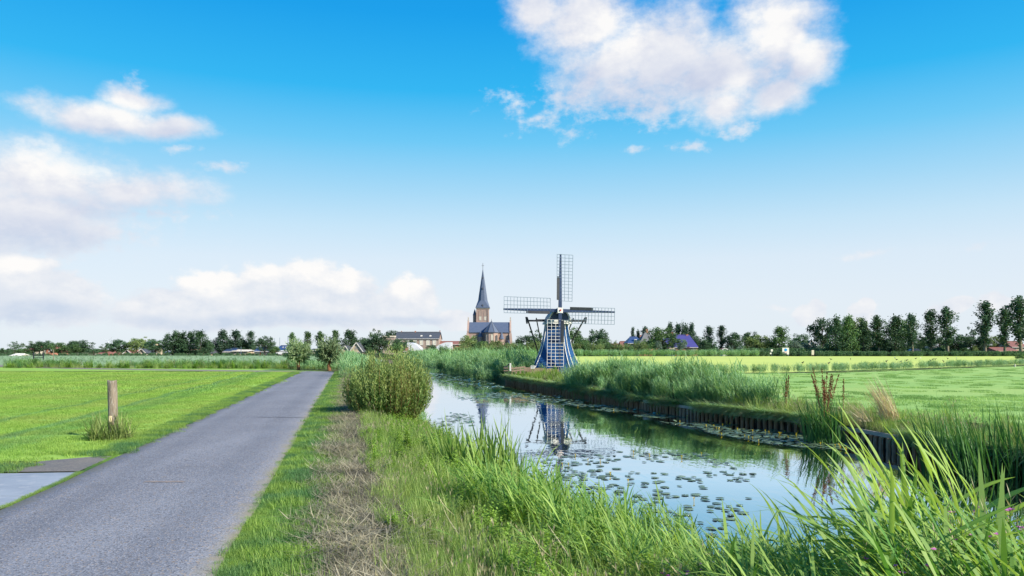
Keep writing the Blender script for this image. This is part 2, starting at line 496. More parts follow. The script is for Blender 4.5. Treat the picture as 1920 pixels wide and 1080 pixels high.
def mow_stripes(N, L, col, k=1.0):
    """swaths left by the mower, parallel to the path: a property of the sward"""
    g = N.new('ShaderNodeNewGeometry'); sp = N.new('ShaderNodeSeparateXYZ'); L.new(g.outputs['Position'], sp.inputs[0])
    a = N.new('ShaderNodeMath'); a.operation = 'MULTIPLY_ADD'; L.new(sp.outputs[1], a.inputs[0]); a.inputs[1].default_value = 0.213; L.new(sp.outputs[0], a.inputs[2])
    nz = noise_(N, L, 0.25, 2, 0.5, pos_(N, L))
    b = N.new('ShaderNodeMath'); b.operation = 'MULTIPLY_ADD'; L.new(nz, b.inputs[0]); b.inputs[1].default_value = 0.9; L.new(a.outputs[0], b.inputs[2])
    # first two tractor lines next to the path, then broad swaths
    cur = col
    for c, w, colr, amt in ((-6.15, 0.16, (0.09, 0.25, 0.14), .55), (-7.75, 0.12, (0.09, 0.25, 0.12), .45), (-5.55, 0.34, (0.10, 0.27, 0.09), .4)):
        d = N.new('ShaderNodeMath'); d.operation = 'SUBTRACT'; L.new(b.outputs[0], d.inputs[0]); d.inputs[1].default_value = c
        e = N.new('ShaderNodeMath'); e.operation = 'ABSOLUTE'; L.new(d.outputs[0], e.inputs[0])
        f = N.new('ShaderNodeMapRange'); f.interpolation_type = 'SMOOTHSTEP'; L.new(e.outputs[0], f.inputs[0])
        f.inputs[1].default_value = w * 1.6; f.inputs[2].default_value = w * 0.3; f.inputs[3].default_value = 0; f.inputs[4].default_value = amt * k
        cur = mixc(N, L, f.outputs[0], cur, colr)
    s = N.new('ShaderNodeMath'); s.operation = 'SINE'
    t = N.new('ShaderNodeMath'); t.operation = 'MULTIPLY'; L.new(b.outputs[0], t.inputs[0]); t.inputs[1].default_value = 2.1
    L.new(t.outputs[0], s.inputs[0])
    u = N.new('ShaderNodeMapRange'); L.new(s.outputs[0], u.inputs[0]); u.inputs[1].default_value = -1; u.inputs[2].default_value = 1; u.inputs[3].default_value = 0.0; u.inputs[4].default_value = 0.38 * k
    return mixc(N, L, u.outputs[0], cur, mixc(N, L, 1.0, cur, (0.68, 0.84, 0.95), 'MULTIPLY'))

M_soil = ground_mat('soil', (0.05, 0.065, 0.022), (0.075, 0.10, 0.03), (0.09, 0.075, 0.04), 0.4, 7)
M_lfield = ground_mat('left_pasture', (0.27, 0.43, 0.075), (0.22, 0.40, 0.08), (0.20, 0.36, 0.07), 0.12, 3.0, 0.5, mow_stripes)
M_crop = ground_mat('reed_meadow', (0.21, 0.32, 0.17), (0.25, 0.36, 0.20), (0.15, 0.27, 0.13), 0.05, 1.0, 0.6)
def far_bands(N, L, col):
    nz = noise_(N, L, 1.0, 3, 0.6, pos_(N, L, (0.012, 0.09, 1)))
    return mixc(N, L, ramp2(N, L, nz, 0.45, 0.7), col, (0.40, 0.51, 0.14))
def sward(N, L, col):
    a_ = noise_(N, L, 1.0, 5, 0.65, pos_(N, L, (0.35, 1.1, 1)))
    b_ = noise_(N, L, 1.0, 4, 0.6, pos_(N, L, (0.05, 0.16, 1)))
    col = mixc(N, L, ramp2(N, L, a_, 0.42, 0.72), col, (0.215, 0.375, 0.10))
    return mixc(N, L, ramp2(N, L, b_, 0.40, 0.66), col, mixc(N, L, 0.5, col, (0.34, 0.47, 0.14)))
M_rfield = ground_mat('right_pasture', (0.27, 0.44, 0.125), (0.23, 0.41, 0.12), (0.21, 0.37, 0.11), 0.09, 1.6, 0.9, sward)
M_yfield = ground_mat('mown_pasture', (0.47, 0.56, 0.14), (0.43, 0.54, 0.14), (0.49, 0.56, 0.17), 0.05, 0.8, 0.3, far_bands)
M_verge = ground_mat('verge_turf', (0.10, 0.20, 0.035), (0.13, 0.24, 0.04), (0.09, 0.15, 0.035), 0.9, 9, 0.5)
M_hay = ground_mat('cut_grass', (0.20, 0.19, 0.135), (0.13, 0.13, 0.10), (0.30, 0.28, 0.19), 1.6, 22, 0.9)
M_mud = ground_mat('canal_mud', (0.02, 0.022, 0.016), (0.03, 0.03, 0.02), (0.02, 0.025, 0.02), 0.8, 5, 0.3)

# ---------------------------------------------------------------- ground sheet (one sheet to the horizon, canal cut into it)
ys = np.concatenate([[-60, -30, -15, -8], np.arange(-4, 34, 0.5), np.arange(34, 64, 1.0), np.arange(64, 140, 4.0), [150, 170, 200, 240, 300, 420, 700, 1200, 2500, 6000]])
dl = np.concatenate([np.linspace(0, 4.6, 24), [5.5, 7, 9, 12, 16, 22, 30, 45, 70, 120, 250, 600, 1500, 4000]])[::-1]
dr = np.array([0.12, 0.5, 1.0, 1.6, 2.6, 4, 7, 12, 20, 35, 60, 120, 250, 600, 1500, 4000])
rows = []
for y in ys:
    xl, xr = float(XL(y)), float(XR(y))
    if y > 200:                                # the canal closes behind the reeds
        pass
    w = xr - xl
    xs = np.concatenate([xl - dl, xl + np.array([0.3, 0.8, 1.5, 3.0]), [xr - 0.6, xr + 0.0], xr + dr])
    z = H(xs, np.full_like(xs, y))
    if y > 205: z = np.where((xs > xl - 5) & (xs < xr + 0.2), -0.05, z)
    rows.append(np.stack([xs, np.full_like(xs, y), z], 1))
ground = grid_sheet('ground', rows, M_soil, 'structure', 'earth of the polder under grass, fields and canal banks', 'ground')

# ---------------------------------------------------------------- pasture and crop sheets
def strip_sheet(name, ylist, f0, f1, z, mat, label, cat, n=6, zf=None):
    rows = []
    for y in ylist:
        xs = np.linspace(float(f0(y)), float(f1(y)), n)
        zz = np.full(n, z) if zf is None else zf(xs, np.full(n, y)) + z
        rows.append(np.stack([xs, np.full(n, y), zz], 1))
    return grid_sheet(name, rows, mat, 'structure', label, cat)
LE = lambda y: XE(y) - ROADW                                         # left edge of path
yy = lambda a, b, s: np.arange(a, b + 1e-6, s)
strip_sheet('pasture', yy(11.6, 57.6, 2.0), lambda y: -150, lambda y: LE(y) - 0.02, 0.010, M_lfield, 'mown green pasture left of the cycle path', 'field', 40)
strip_sheet('pasture', yy(60.0, 72.5, 2.5), lambda y: -150, lambda y: LE(57) - (y - 57) * 0.9 + 4, 0.008, M_lfield, 'far strip of pasture beyond the turn of the cycle path', 'field', 20)
strip_sheet('reed_meadow', [74, 90, 120, 160, 204], lambda y: -400, lambda y: XL(y) - 5.5, 0.014, M_crop, 'pale blue-green meadow behind the reed ditch on the left', 'field', 12)
ditch = lambda x: np.interp(x, [-20, 5, 22, 59, 140], [57, 57.5, 60, 89, 150])
rows = []
for t in np.linspace(0, 1, 12):
    xs = np.linspace(0, 190, 40)
    xr0 = 0
    y0 = np.clip(np.interp(xs, [-.6, 5.4, 7.05, 9.0, 9.4, 9.9, 13, 21, 29, 90], [59, 32.4, 26.7, 22.9, 18.6, 15.5, 10, 0, -10, -60]), -60, 200)
    y1 = ditch(xs) - 0.6
    rows.append(np.stack([xs + 2.6, y0 + (y1 - y0) * t, np.full(40, RIGHT_Z + 0.012)], 1))
grid_sheet('pasture', rows, M_rfield, 'structure', 'green pasture on the right between canal and thin ditch', 'field')
rows = []
for t in np.linspace(0, 1, 8):
    xs = np.concatenate([np.linspace(-14, 60, 20), np.linspace(70, 420, 20)])
    y0 = np.maximum(ditch(xs) + 0.8, 0); y0 = np.where(xs < 0, np.maximum(y0, 57 + (-xs) * 5.2), y0)
    rows.append(np.stack([xs, y0 + (206 - y0) * t, np.full(40, RIGHT_Z + 0.012)], 1))
grid_sheet('mown_pasture', rows, M_yfield, 'structure', 'bright yellow-green mown pasture beyond the thin ditch', 'field')

strip_sheet('verge', yy(-3, 59, 1.0), lambda y: XE(y) - 0.02, lambda y: XE(y) + STRIP0 + 0.12, 0.004, M_verge, 'narrow green verge along the right edge of the path', 'verge', 4)
strip_sheet('mown_strip', yy(-3, 59, 0.5), lambda y: XE(y) + STRIP0 + 0.05 * math.sin(y * 2.1) + 0.05 * math.sin(y * 5.3), lambda y: XE(y) + STRIP1 + 0.06 * math.sin(y * 1.7), 0.010, M_hay, 'strip of cut dry grey grass between verge and bank', 'verge', 6)

# ---------------------------------------------------------------- cycle path
def asphalt():
    m, N, L, out = nodes_of('asphalt')
    p = N.new('ShaderNodeBsdfPrincipled'); p.inputs['Roughness'].default_value = 0.82; p.inputs['Specular IOR Level'].default_value = 0.35
    v = pos_(N, L)
    vo = N.new('ShaderNodeTexVoronoi'); vo.inputs['Scale'].default_value = 75.0; L.new(v, vo.inputs['Vector'])
    sc = N.new('ShaderNodeSeparateColor'); L.new(vo.outputs['Color'], sc.inputs[0])
    base = mixc(N, L, ramp2(N, L, noise_(N, L, 0.5, 5, 0.6, v), 0.3, 0.7), (0.14, 0.155, 0.19), (0.18, 0.195, 0.23))
    base = mixc(N, L, ramp2(N, L, noise_(N, L, 0.35, 3, 0.6, pos_(N, L, (2.6, 0.25, 1), R(-12))), 0.42, 0.68), base, mixc(N, L, 1.0, base, (1.22, 1.22, 1.2), 'MULTIPLY'))
    base = mixc(N, L, ramp2(N, L, sc.outputs[0], 0.60, 1.0), base, (0.27, 0.285, 0.325))
    base = mixc(N, L, ramp2(N, L, sc.outputs[1], 0.72, 0.95), base, (0.085, 0.092, 0.11))
    base = mixc(N, L, ramp2(N, L, sc.outputs[2], 0.90, 0.97), base, (0.30, 0.24, 0.18))
    # hairline cracks and patches of fine dirt
    ck = N.new('ShaderNodeTexVoronoi'); ck.feature = 'DISTANCE_TO_EDGE'; ck.inputs['Scale'].default_value = 0.55
    wv = N.new('ShaderNodeVectorMath'); wv.operation = 'ADD'; L.new(v, wv.inputs[0])
    nn = N.new('ShaderNodeTexNoise'); nn.inputs['Scale'].default_value = 2.5; nn.inputs['Detail'].default_value = 5; L.new(v, nn.inputs['Vector']); L.new(nn.outputs['Color'], wv.inputs[1])
    L.new(wv.outputs[0], ck.inputs['Vector'])
    crk = N.new('ShaderNodeMapRange'); L.new(ck.outputs['Distance'], crk.inputs[0]); crk.inputs[1].default_value = 0.006; crk.inputs[2].default_value = 0.0; crk.inputs[3].default_value = 0; crk.inputs[4].default_value = 1
    gate = N.new('ShaderNodeMath'); gate.operation = 'MULTIPLY'; L.new(crk.outputs[0], gate.inputs[0]); L.new(ramp2(N, L, noise_(N, L, 0.22, 2, 0.5, v), 0.55, 0.68), gate.inputs[1])
    base = mixc(N, L, gate.outputs[0], base, (0.05, 0.05, 0.052))
    # dust and moss along the crumbling edges, tyre-worn bands between
    g_ = N.new('ShaderNodeNewGeometry'); sx = N.new('ShaderNodeSeparateXYZ'); L.new(g_.outputs['Position'], sx.inputs[0])
    so = N.new('ShaderNodeMath'); so.operation = 'MULTIPLY_ADD'; L.new(sx.outputs[1], so.inputs[0]); so.inputs[1].default_value = 0.213; L.new(sx.outputs[0], so.inputs[2])
    sc_ = N.new('ShaderNodeMath'); sc_.operation = 'ADD'; L.new(so.outputs[0], sc_.inputs[0]); sc_.inputs[1].default_value = 2.303
    ab = N.new('ShaderNodeMath'); ab.operation = 'ABSOLUTE'; L.new(sc_.outputs[0], ab.inputs[0])
    ed = N.new('ShaderNodeMath'); ed.operation = 'MULTIPLY_ADD'; L.new(noise_(N, L, 2.2, 5, 0.65, v), ed.inputs[0]); ed.inputs[1].default_value = 0.55; L.new(ab.outputs[0], ed.inputs[2])
    base = mixc(N, L, ramp2(N, L, ed.outputs[0], 1.38, 1.62), base, (0.20, 0.19, 0.15))
    wt = N.new('ShaderNodeMath'); wt.operation = 'SUBTRACT'; L.new(ab.outputs[0], wt.inputs[0]); wt.inputs[1].default_value = 0.66
    wa = N.new('ShaderNodeMath'); wa.operation = 'ABSOLUTE'; L.new(wt.outputs[0], wa.inputs[0])
    wm = N.new('ShaderNodeMapRange'); wm.interpolation_type = 'SMOOTHSTEP'; L.new(wa.outputs[0], wm.inputs[0]); wm.inputs[1].default_value = 0.34; wm.inputs[2].default_value = 0.05; wm.inputs[3].default_value = 0; wm.inputs[4].default_value = 0.55
    base = mixc(N, L, wm.outputs[0], base, mixc(N, L, 1.0, base, (0.80, 0.81, 0.83), 'MULTIPLY'))
    stn = ramp2(N, L, noise_(N, L, 0.9, 6, 0.7, v, 0.8), 0.60, 0.72)
    sm_ = N.new('ShaderNodeMath'); sm_.operation = 'MULTIPLY'; L.new(stn, sm_.inputs[0]); sm_.inputs[1].default_value = 0.45
    base = mixc(N, L, sm_.outputs[0], base, (0.085, 0.09, 0.10))
    L.new(base, p.inputs['Base Color'])
    b = N.new('ShaderNodeBump'); b.inputs['Strength'].default_value = 0.7; b.inputs['Distance'].default_value = 0.006
    L.new(vo.outputs['Distance'], b.inputs['Height']); L.new(b.outputs[0], p.inputs['Normal'])
    L.new(p.outputs[0], out.inputs[0])
    return m
M_asph = asphalt()
cl = [(-2.22 + 0.213 * 11.76 - 1.31 , -6.0)]
pts = []
for y in np.arange(-6, 51.1, 1.0): pts.append((float(XE(y)) - ROADW / 2, float(y)))
pts += [(-13.35, 53.5), (-14.2, 55.8), (-15.6, 57.6), (-17.8, 58.9), (-21, 60.2), (-27, 62.4), (-36, 66.5), (-46, 73), (-54, 80), (-66, 92), (-90, 118)]
rows = []
for i, (x, y) in enumerate(pts):
    a = Vector(pts[max(i - 1, 0)]); b = Vector(pts[min(i + 1, len(pts) - 1)]); d = (b - a).normalized(); n = Vector((d.y, -d.x))
    jl, jr = 0.02 * math.sin(i * 1.9) + .012 * math.sin(i * 4.7), 0.015 * math.sin(i * 2.3 + 1) + .01 * math.sin(i * 5.1)
    hw = 1.28
    row = []
    for k in np.linspace(-1, 1, 9):
        off = k * (hw + (jr if k > 0 else jl) * abs(k))
        row.append((x + n.x * off, y + n.y * off, 0.022 + 0.012 * (1 - k * k)))
    row = [(row[0][0] - n.x * .03, row[0][1] - n.y * .03, -0.02)] + row + [(row[-1][0] + n.x * .03, row[-1][1] + n.y * .03, -0.02)]
    rows.append(row)
grid_sheet('cycle_path', rows, M_asph, 'structure', 'grey asphalt cycle path running away beside the canal', 'path')
# second branch going straight on to the willows' corner (widening at the bend)
MB().poly([(-13.0, 52, .018), (-12.35, 53.6, .018), (-12.9, 57, .018), (-15.2, 59.3, .018), (-20, 61.0, .018), (-17, 57.5, .018), (-14.6, 55.0, .018)]).build('cycle_path', M_asph)
tag(bpy.data.objects['cycle_path.001'], 'widened asphalt corner where the path bends left', 'path', None, 'structure')

# concrete field entrance at lower left
M_conc = solid('concrete', (0.27, 0.315, 0.37), (0.21, 0.25, 0.305), 1.4, 0.7, 0.25, 30, obj=False, c3=(0.32, 0.35, 0.39))
def slab(pts, label):
    mb = MB(); mb.rings([[(x, y, -0.06) for x, y in pts], [(x, y, 0.012) for x, y in pts]])
    o = mb.build('concrete_slab', M_conc); tag(o, label, 'slab', None, 'structure')
Lg = lambda y: float(LE(y)) - 0.10
slab([(-11, 8.85), (Lg(8.85), 8.85), (Lg(10.55), 10.55), (-6.9, 10.45), (-11, 10.3)], 'smooth grey-blue concrete slab of the field entrance, nearest the post')
slab([(-11, 4.6), (Lg(4.6), 4.6), (Lg(8.83), 8.83), (-11, 8.83)], 'smooth grey-blue concrete slab of the field entrance, cut by the lower left edge')
M_grav = ground_mat('gravel_patch', (0.17, 0.175, 0.185), (0.22, 0.21, 0.20), (0.30, 0.28, 0.25), 1.2, 30, 0.8)
MB().poly([(-7.05, 10.56, .014), (Lg(10.7), 10.62, .014), (Lg(12.2), 12.15, .014), (-6.45, 12.2, .014), (-7.1, 11.6, .014)]).build('gravel_patch', M_grav)
tag(bpy.data.objects['gravel_patch'], 'patch of worn gravel between concrete slab and post', 'gravel', None, 'structure')
# a mended joint in the asphalt
M_patch = solid('mended_asphalt', (0.26, 0.22, 0.20), (0.19, 0.17, 0.165), 12, 0.9, 0.3, 60, obj=False)
rows = []
for i in range(9):
    x = -4.62 + i * 0.062
    rows.append([(x, 9.62 + .012 * math.sin(i * 2.2), 0.053 - .0), (x, 9.70 + .012 * math.sin(i * 1.3), 0.053)])
rows = [[(a[0], a[1], 0.0235 + 0.012 * (1 - ((a[0] - (float(XE(9.7)) - 1.31)) / 1.28) ** 2) + .003) for a in r] for r in rows]
grid_sheet('asphalt_mend', rows, M_patch, 'structure', 'thin reddish mend across the asphalt near the camera', 'mend')
M_crack = solid('joint_tar', (0.03, 0.03, 0.033), (0.05, 0.05, 0.05), 20, 0.7, obj=False)
rows = []
for i in range(12):
    x = float(XE(18.8)) - 1.28 + i * 0.1158
    yj = 18.8 + .03 * math.sin(i * 1.7)
    zz = 0.0225 + 0.012 * (1 - ((x - (float(XE(18.8)) - 1.31)) / 1.28) ** 2) + .004
    rows.append([(x, yj, zz), (x, yj + 0.05 + .02 * math.sin(i * 3.1), zz)])
grid_sheet('tar_joint', rows, M_crack, 'structure', 'dark tarred joint across the asphalt further up the path', 'joint')

# ---------------------------------------------------------------- canal water
def water():
    m, N, L, out = nodes_of('canal_water')
    g = N.new('ShaderNodeBsdfGlossy'); g.inputs['Color'].default_value = (0.94, 0.97, 1.0, 1); g.inputs['Roughness'].default_value = 0.012
    d = N.new('ShaderNodeBsdfDiffuse'); d.inputs['Color'].default_value = (0.012, 0.022, 0.022, 1)
    v = pos_(N, L, (1.0, 0.28, 1))
    b = N.new('ShaderNodeBump'); b.inputs['Strength'].default_value = 0.20; b.inputs['Distance'].default_value = 0.02
    n1 = noise_(N, L, 6.0, 3, 0.55, v)
    mask = ramp2(N, L, noise_(N, L, 0.35, 3, 0.5, pos_(N, L, (0.6, 1.5, 1))), 0.42, 0.66)
    mu = N.new('ShaderNodeMath'); mu.operation = 'MULTIPLY'; L.new(n1, mu.inputs[0])
    ad = N.new('ShaderNodeMath'); ad.operation = 'MULTIPLY_ADD'; L.new(mask, ad.inputs[0]); ad.inputs[1].default_value = 0.9; ad.inputs[2].default_value = 0.25
    L.new(ad.outputs[0], mu.inputs[1])
    L.new(mu.outputs[0], b.inputs['Height']); L.new(b.outputs[0], g.inputs['Normal'])
    fr = N.new('ShaderNodeFresnel'); fr.inputs['IOR'].default_value = 1.45
    mr = N.new('ShaderNodeMapRange'); L.new(fr.outputs[0], mr.inputs[0]); mr.inputs[1].default_value = 0.03; mr.inputs[2].default_value = 0.40; mr.inputs[3].default_value = 0.22; mr.inputs[4].default_value = 0.95
    ms = N.new('ShaderNodeMixShader'); L.new(mr.outputs[0], ms.inputs[0]); L.new(d.outputs[0], ms.inputs[1]); L.new(g.outputs[0], ms.inputs[2])
    L.new(ms.outputs[0], out.inputs[0])
    return m
M_water = water()
rows = []
for y in np.concatenate([np.arange(-20, 60, 2.0), np.arange(60, 204, 6.0)]):
    xs = np.linspace(float(XL(y)) - 0.25, float(XR(y)) + 0.06, 8)
    rows.append(np.stack([xs, np.full(8, y), np.full(8, WATER_Z)], 1))
grid_sheet('canal_water', rows, M_water, 'structure', 'still canal water mirroring sky, mill and reeds', 'canal')

# ================================================================== buildings
def PX(px, D): return (px - 960.0) / F * D
def PZ(py, D): return EYE - (py - HZ) / F * D

M_white = solid('white_paint', (0.74, 0.73, 0.70), (0.56, 0.55, 0.52), 3.5, 0.6)
M_black = solid('tarred_wood', (0.022, 0.026, 0.036), (0.04, 0.045, 0.055), 3, 0.5)
M_glass = solid('window_glass', (0.03, 0.035, 0.045), (0.05, 0.055, 0.065), 0.6, 0.06, spec=0.8)
M_glassw = solid('pale_glass', (0.72, 0.68, 0.55), (0.60, 0.57, 0.48), 0.5, 0.25, spec=0.6)  # pale panes; on the church this colour paints the windows' sunlit glint
M_blue = solid('mill_blue', (0.010, 0.060, 0.19), (0.020, 0.085, 0.23), 2.4, 0.75, stretch=(1, 1, 5), spec=0.15)
M_bluedk = solid('mill_dark_blue', (0.012, 0.03, 0.085), (0.018, 0.04, 0.11), 2, 0.45, spec=0.5)
M_lath = solid('blue_grey_lath', (0.10, 0.16, 0.22), (0.14, 0.20, 0.26), 3, 0.6)
M_lathw = solid('white_lath', (0.72, 0.70, 0.68), (0.6, 0.58, 0.56), 3, 0.6)
M_red = solid('red_paint', (0.5, 0.02, 0.02), (0.4, 0.02, 0.02), 3, 0.5)
M_slate = solid('slate_blue', (0.065, 0.095, 0.16), (0.085, 0.115, 0.18), 0.8, 0.55, stretch=(1, 1, 4), spec=0.5)
M_slatedk = solid('slate_dark', (0.06, 0.07, 0.085), (0.08, 0.09, 0.105), 0.8, 0.6, stretch=(1, 1, 4))
M_bluetile = solid('glazed_blue_tile', (0.03, 0.06, 0.15), (0.04, 0.075, 0.18), 0.7, 0.5, stretch=(1, 1, 4), spec=0.6)
M_purple = solid('glazed_purple_tile', (0.06, 0.055, 0.20), (0.075, 0.07, 0.24), 0.7, 0.35, stretch=(1, 1, 4), spec=0.6)
M_redtile = solid('red_tile', (0.20, 0.09, 0.075), (0.25, 0.115, 0.095), 0.9, 0.7, stretch=(1, 1, 4))
M_thatch = solid('thatch', (0.13, 0.14, 0.15), (0.18, 0.185, 0.19), 1.2, 0.95, 0.5, 20)
M_brick = brickmat('church_brick', (0.31, 0.22, 0.19), (0.37, 0.265, 0.225), (0.42, 0.36, 0.31))
M_brick_r = brickmat('red_brick', (0.36, 0.14, 0.09), (0.42, 0.18, 0.12), (0.45, 0.36, 0.3))
M_brick_y = brickmat('yellow_brick', (0.44, 0.36, 0.25), (0.48, 0.40, 0.29), (0.5, 0.46, 0.38))
M_brick_g = brickmat('school_brick', (0.30, 0.225, 0.19), (0.36, 0.275, 0.235), (0.44, 0.40, 0.36))
M_cream = solid('cream_render', (0.60, 0.55, 0.45), (0.52, 0.48, 0.40), 1.0, 0.85)
M_vault = solid('white_sheet_vault', (0.66, 0.70, 0.76), (0.58, 0.62, 0.68), 0.6, 0.35, spec=0.5)
M_stone = solid('sandstone_trim', (0.50, 0.46, 0.40), (0.42, 0.38, 0.33), 1.0, 0.85)
M_gold = solid('weathercock_iron', (0.05, 0.05, 0.05), (0.08, 0.08, 0.08), 1, 0.5)
M_pole = solid('weathered_timber', (0.30, 0.25, 0.19), (0.15, 0.125, 0.095), 14, 0.9, 1.0, 60, stretch=(1, 1, 0.14), c3=(0.40, 0.38, 0.34))

def window(parent, x, z, w, h, y, pane=None, frame=M_white, arch=False, mull=1):
    """frame + pane on a wall facing -Y; returns the frame"""
    f = MB(); t = min(w, h) * 0.12; d = 0.09
    if arch:
        n = 6
        prof = [(-w / 2, -h / 2), (w / 2, -h / 2), (w / 2, h / 2 - w * .8)]
        prof += [(w / 2 * math.cos(a) if True else 0, h / 2 - w * .8 + w * .8 * math.sin(a) ** 0.8) for a in np.linspace(0.3, math.pi - 0.3, n)]
        prof += [(-w / 2, h / 2 - w * .8)]
        inner = [(px * 0.78, pz * 0.90) for px, pz in prof]
        b = len(f.v)
        for (a, yv) in ((prof, -d), (inner, -d), (inner, 0.02), (prof, 0.02)):
            f.v += [(px, yv, pz) for px, pz in a]
        m = len(prof)
        for k in range(3):
            for j in range(m):
                f.f.append((b + k * m + j, b + k * m + (j + 1) % m, b + (k + 1) * m + (j + 1) % m, b + (k + 1) * m + j))
        f.box((0, -d / 2 + .01, -h * .05), (w * .07, d * .6, h * .8))
        fr = f.build('window', frame, parent, loc=(x, y, z))
        MB().prism([(px * .8, pz * .92) for px, pz in prof], -0.03, -0.012).build('pane', pane or M_glass, fr)
        return fr
    f.box((0, -d / 2, h / 2 - t / 2), (w, d, t)); f.box((0, -d / 2, -h / 2 + t / 2), (w, d, t))
    for s in (-1, 1): f.box((s * (w / 2 - t / 2), -d / 2, 0), (t, d, h - 2 * t))
    for k in range(mull): f.box((-w / 2 + w * (k + 1) / (mull + 1), -d / 2, 0), (t * .6, d * .7, h - 2 * t))
    fr = f.build('window', frame, parent, loc=(x, y, z))
    MB().box((0, -0.02, 0), (w - 2 * t, 0.02, h - 2 * t)).build('pane', pane or M_glass, fr)
    return fr

def house(name, label, D, px0, px1, eave, ridge, wall, roof, orient='side', depth=7.0, wins=(), doors=(), chims=(), hipped=0.0, gz=0.0, pane=None, trim=M_white, group=None, over=0.25, skyl=()):
    """gable house placed at distance D, given the photo columns/rows of its outline"""
    x0, x1 = PX(px0, D), PX(px1, D); ze, zr = PZ(eave, D) - gz, PZ(ridge, D) - gz
    w = x1 - x0; cx = (x0 + x1) / 2
    t = thing(name, label, 'house' if 'barn' not in name and 'shed' not in name else name.split('_')[-1], (cx, D, gz), 0, group)
    wl = MB()
    if orient == 'side':
        prof = [(0, 0), (depth, 0), (depth, ze), (depth / 2, zr - .12), (0, ze)]
        wl.rings([[(-w / 2, p[0], p[1]) for p in prof], [(w / 2, p[0], p[1]) for p in prof]])
        if hipped:
            wl = MB().box((0, depth / 2, ze / 2), (w, depth, ze))
    else:
        prof = [(-w / 2, 0), (w / 2, 0), (w / 2, ze), (0, zr - .12), (-w / 2, ze)]
        wl.prism(prof, 0, depth)
    wl.build('wall', wall, t)
    rf = MB(); th = 0.16
    if orient == 'side':
        hx = hipped
        a = [(-w / 2 - over, -over, ze - .08), (w / 2 + over, -over, ze - .08), (w / 2 + over - hx, depth / 2, zr), (-w / 2 - over + hx, depth / 2, zr)]
        b = [(w / 2 + over, depth + over, ze - .08), (-w / 2 - over, depth + over, ze - .08), (-w / 2 - over + hx, depth / 2, zr), (w / 2 + over - hx, depth / 2, zr)]
        for q in (a, b): rf.rings([[(x, y, z - th) for x, y, z in q], q])
        if hx:
            rf.poly([a[0], a[3], b[1]]); rf.poly([a[1], b[0], a[2]])
    else:
        for s in (-1, 1):
            q = [(s * (w / 2 + over), -over, ze - over * (zr - ze) / (w / 2)), (s * (w / 2 + over), depth + over, ze - over * (zr - ze) / (w / 2)), (0, depth + over, zr), (0, -over, zr)]
            rf.rings([[(x, y, z - th) for x, y, z in q], q])
    r = rf.build('roof', roof, t)
    if orient == 'side':
        MB().box((0, depth / 2, zr + .05), (w - hipped * 1.6, .3, .18)).build('ridge', roof, r)
        MB().box((0, -over - .06, ze - .16), (w + 2 * over, .12, .14)).build('gutter', trim, r)
    else:
        vb = MB()
        for s in (-1, 1):
            vb.bar((s * (w / 2 + over), -over - .05, ze - over * (zr - ze) / (w / 2) - .05), (0, -over - .05, zr - .02), .06, .22)
        vb.build('verge_board', trim, r)
    for (px, top, wpx) in chims:
        x = PX(px, D) - cx; zt = PZ(top, D) - gz; cw = wpx / F * D
        c = MB(); c.box((x, depth / 2, zt - 1.0), (cw, cw, 2.0)); c.box((x, depth / 2, zt + .06), (cw * 1.2, cw * 1.2, .14))
        c.build('chimney', M_brick_r, r)
    for (px, py, wp, hp) in skyl:
        x = PX(px, D) - cx; z = PZ(py, D) - gz; f = (z - ze) / (zr - ze)
        y = f * depth / 2 if orient == 'side' else 0
        sl = (zr - ze) / (depth / 2)
        hw, hh = wp / F * D / 2, hp / F * D / 2
        MB().rings([[(x - hw, y - hh / sl - .05, z - hh + .03), (x + hw, y - hh / sl - .05, z - hh + .03), (x + hw, y + hh / sl - .05, z + hh + .03), (x - hw, y + hh / sl - .05, z + hh + .03)],
                    [(x - hw, y - hh / sl - .15, z - hh + .10), (x + hw, y - hh / sl - .15, z - hh + .10), (x + hw, y + hh / sl - .15, z + hh + .10), (x - hw, y + hh / sl - .15, z + hh + .10)]]).build('skylight', M_glassw, r)
    for wv in wins:
        px, py, wp, hp = wv[:4]
        window(t, PX(px, D) - cx, PZ(py, D) - gz, wp / F * D, hp / F * D, -0.005, pane, trim)
    for (px, wp, hp, mat) in doors:
        dd = MB().box((PX(px, D) - cx, -0.03, hp / F * D / 2), (wp / F * D, .08, hp / F * D)).build('door', mat, t)
        MB().box((PX(px, D) - cx + wp / F * D * .35, -0.10, hp / F * D * .45), (.12, .06, .06)).build('handle', M_black, dd)
    return t

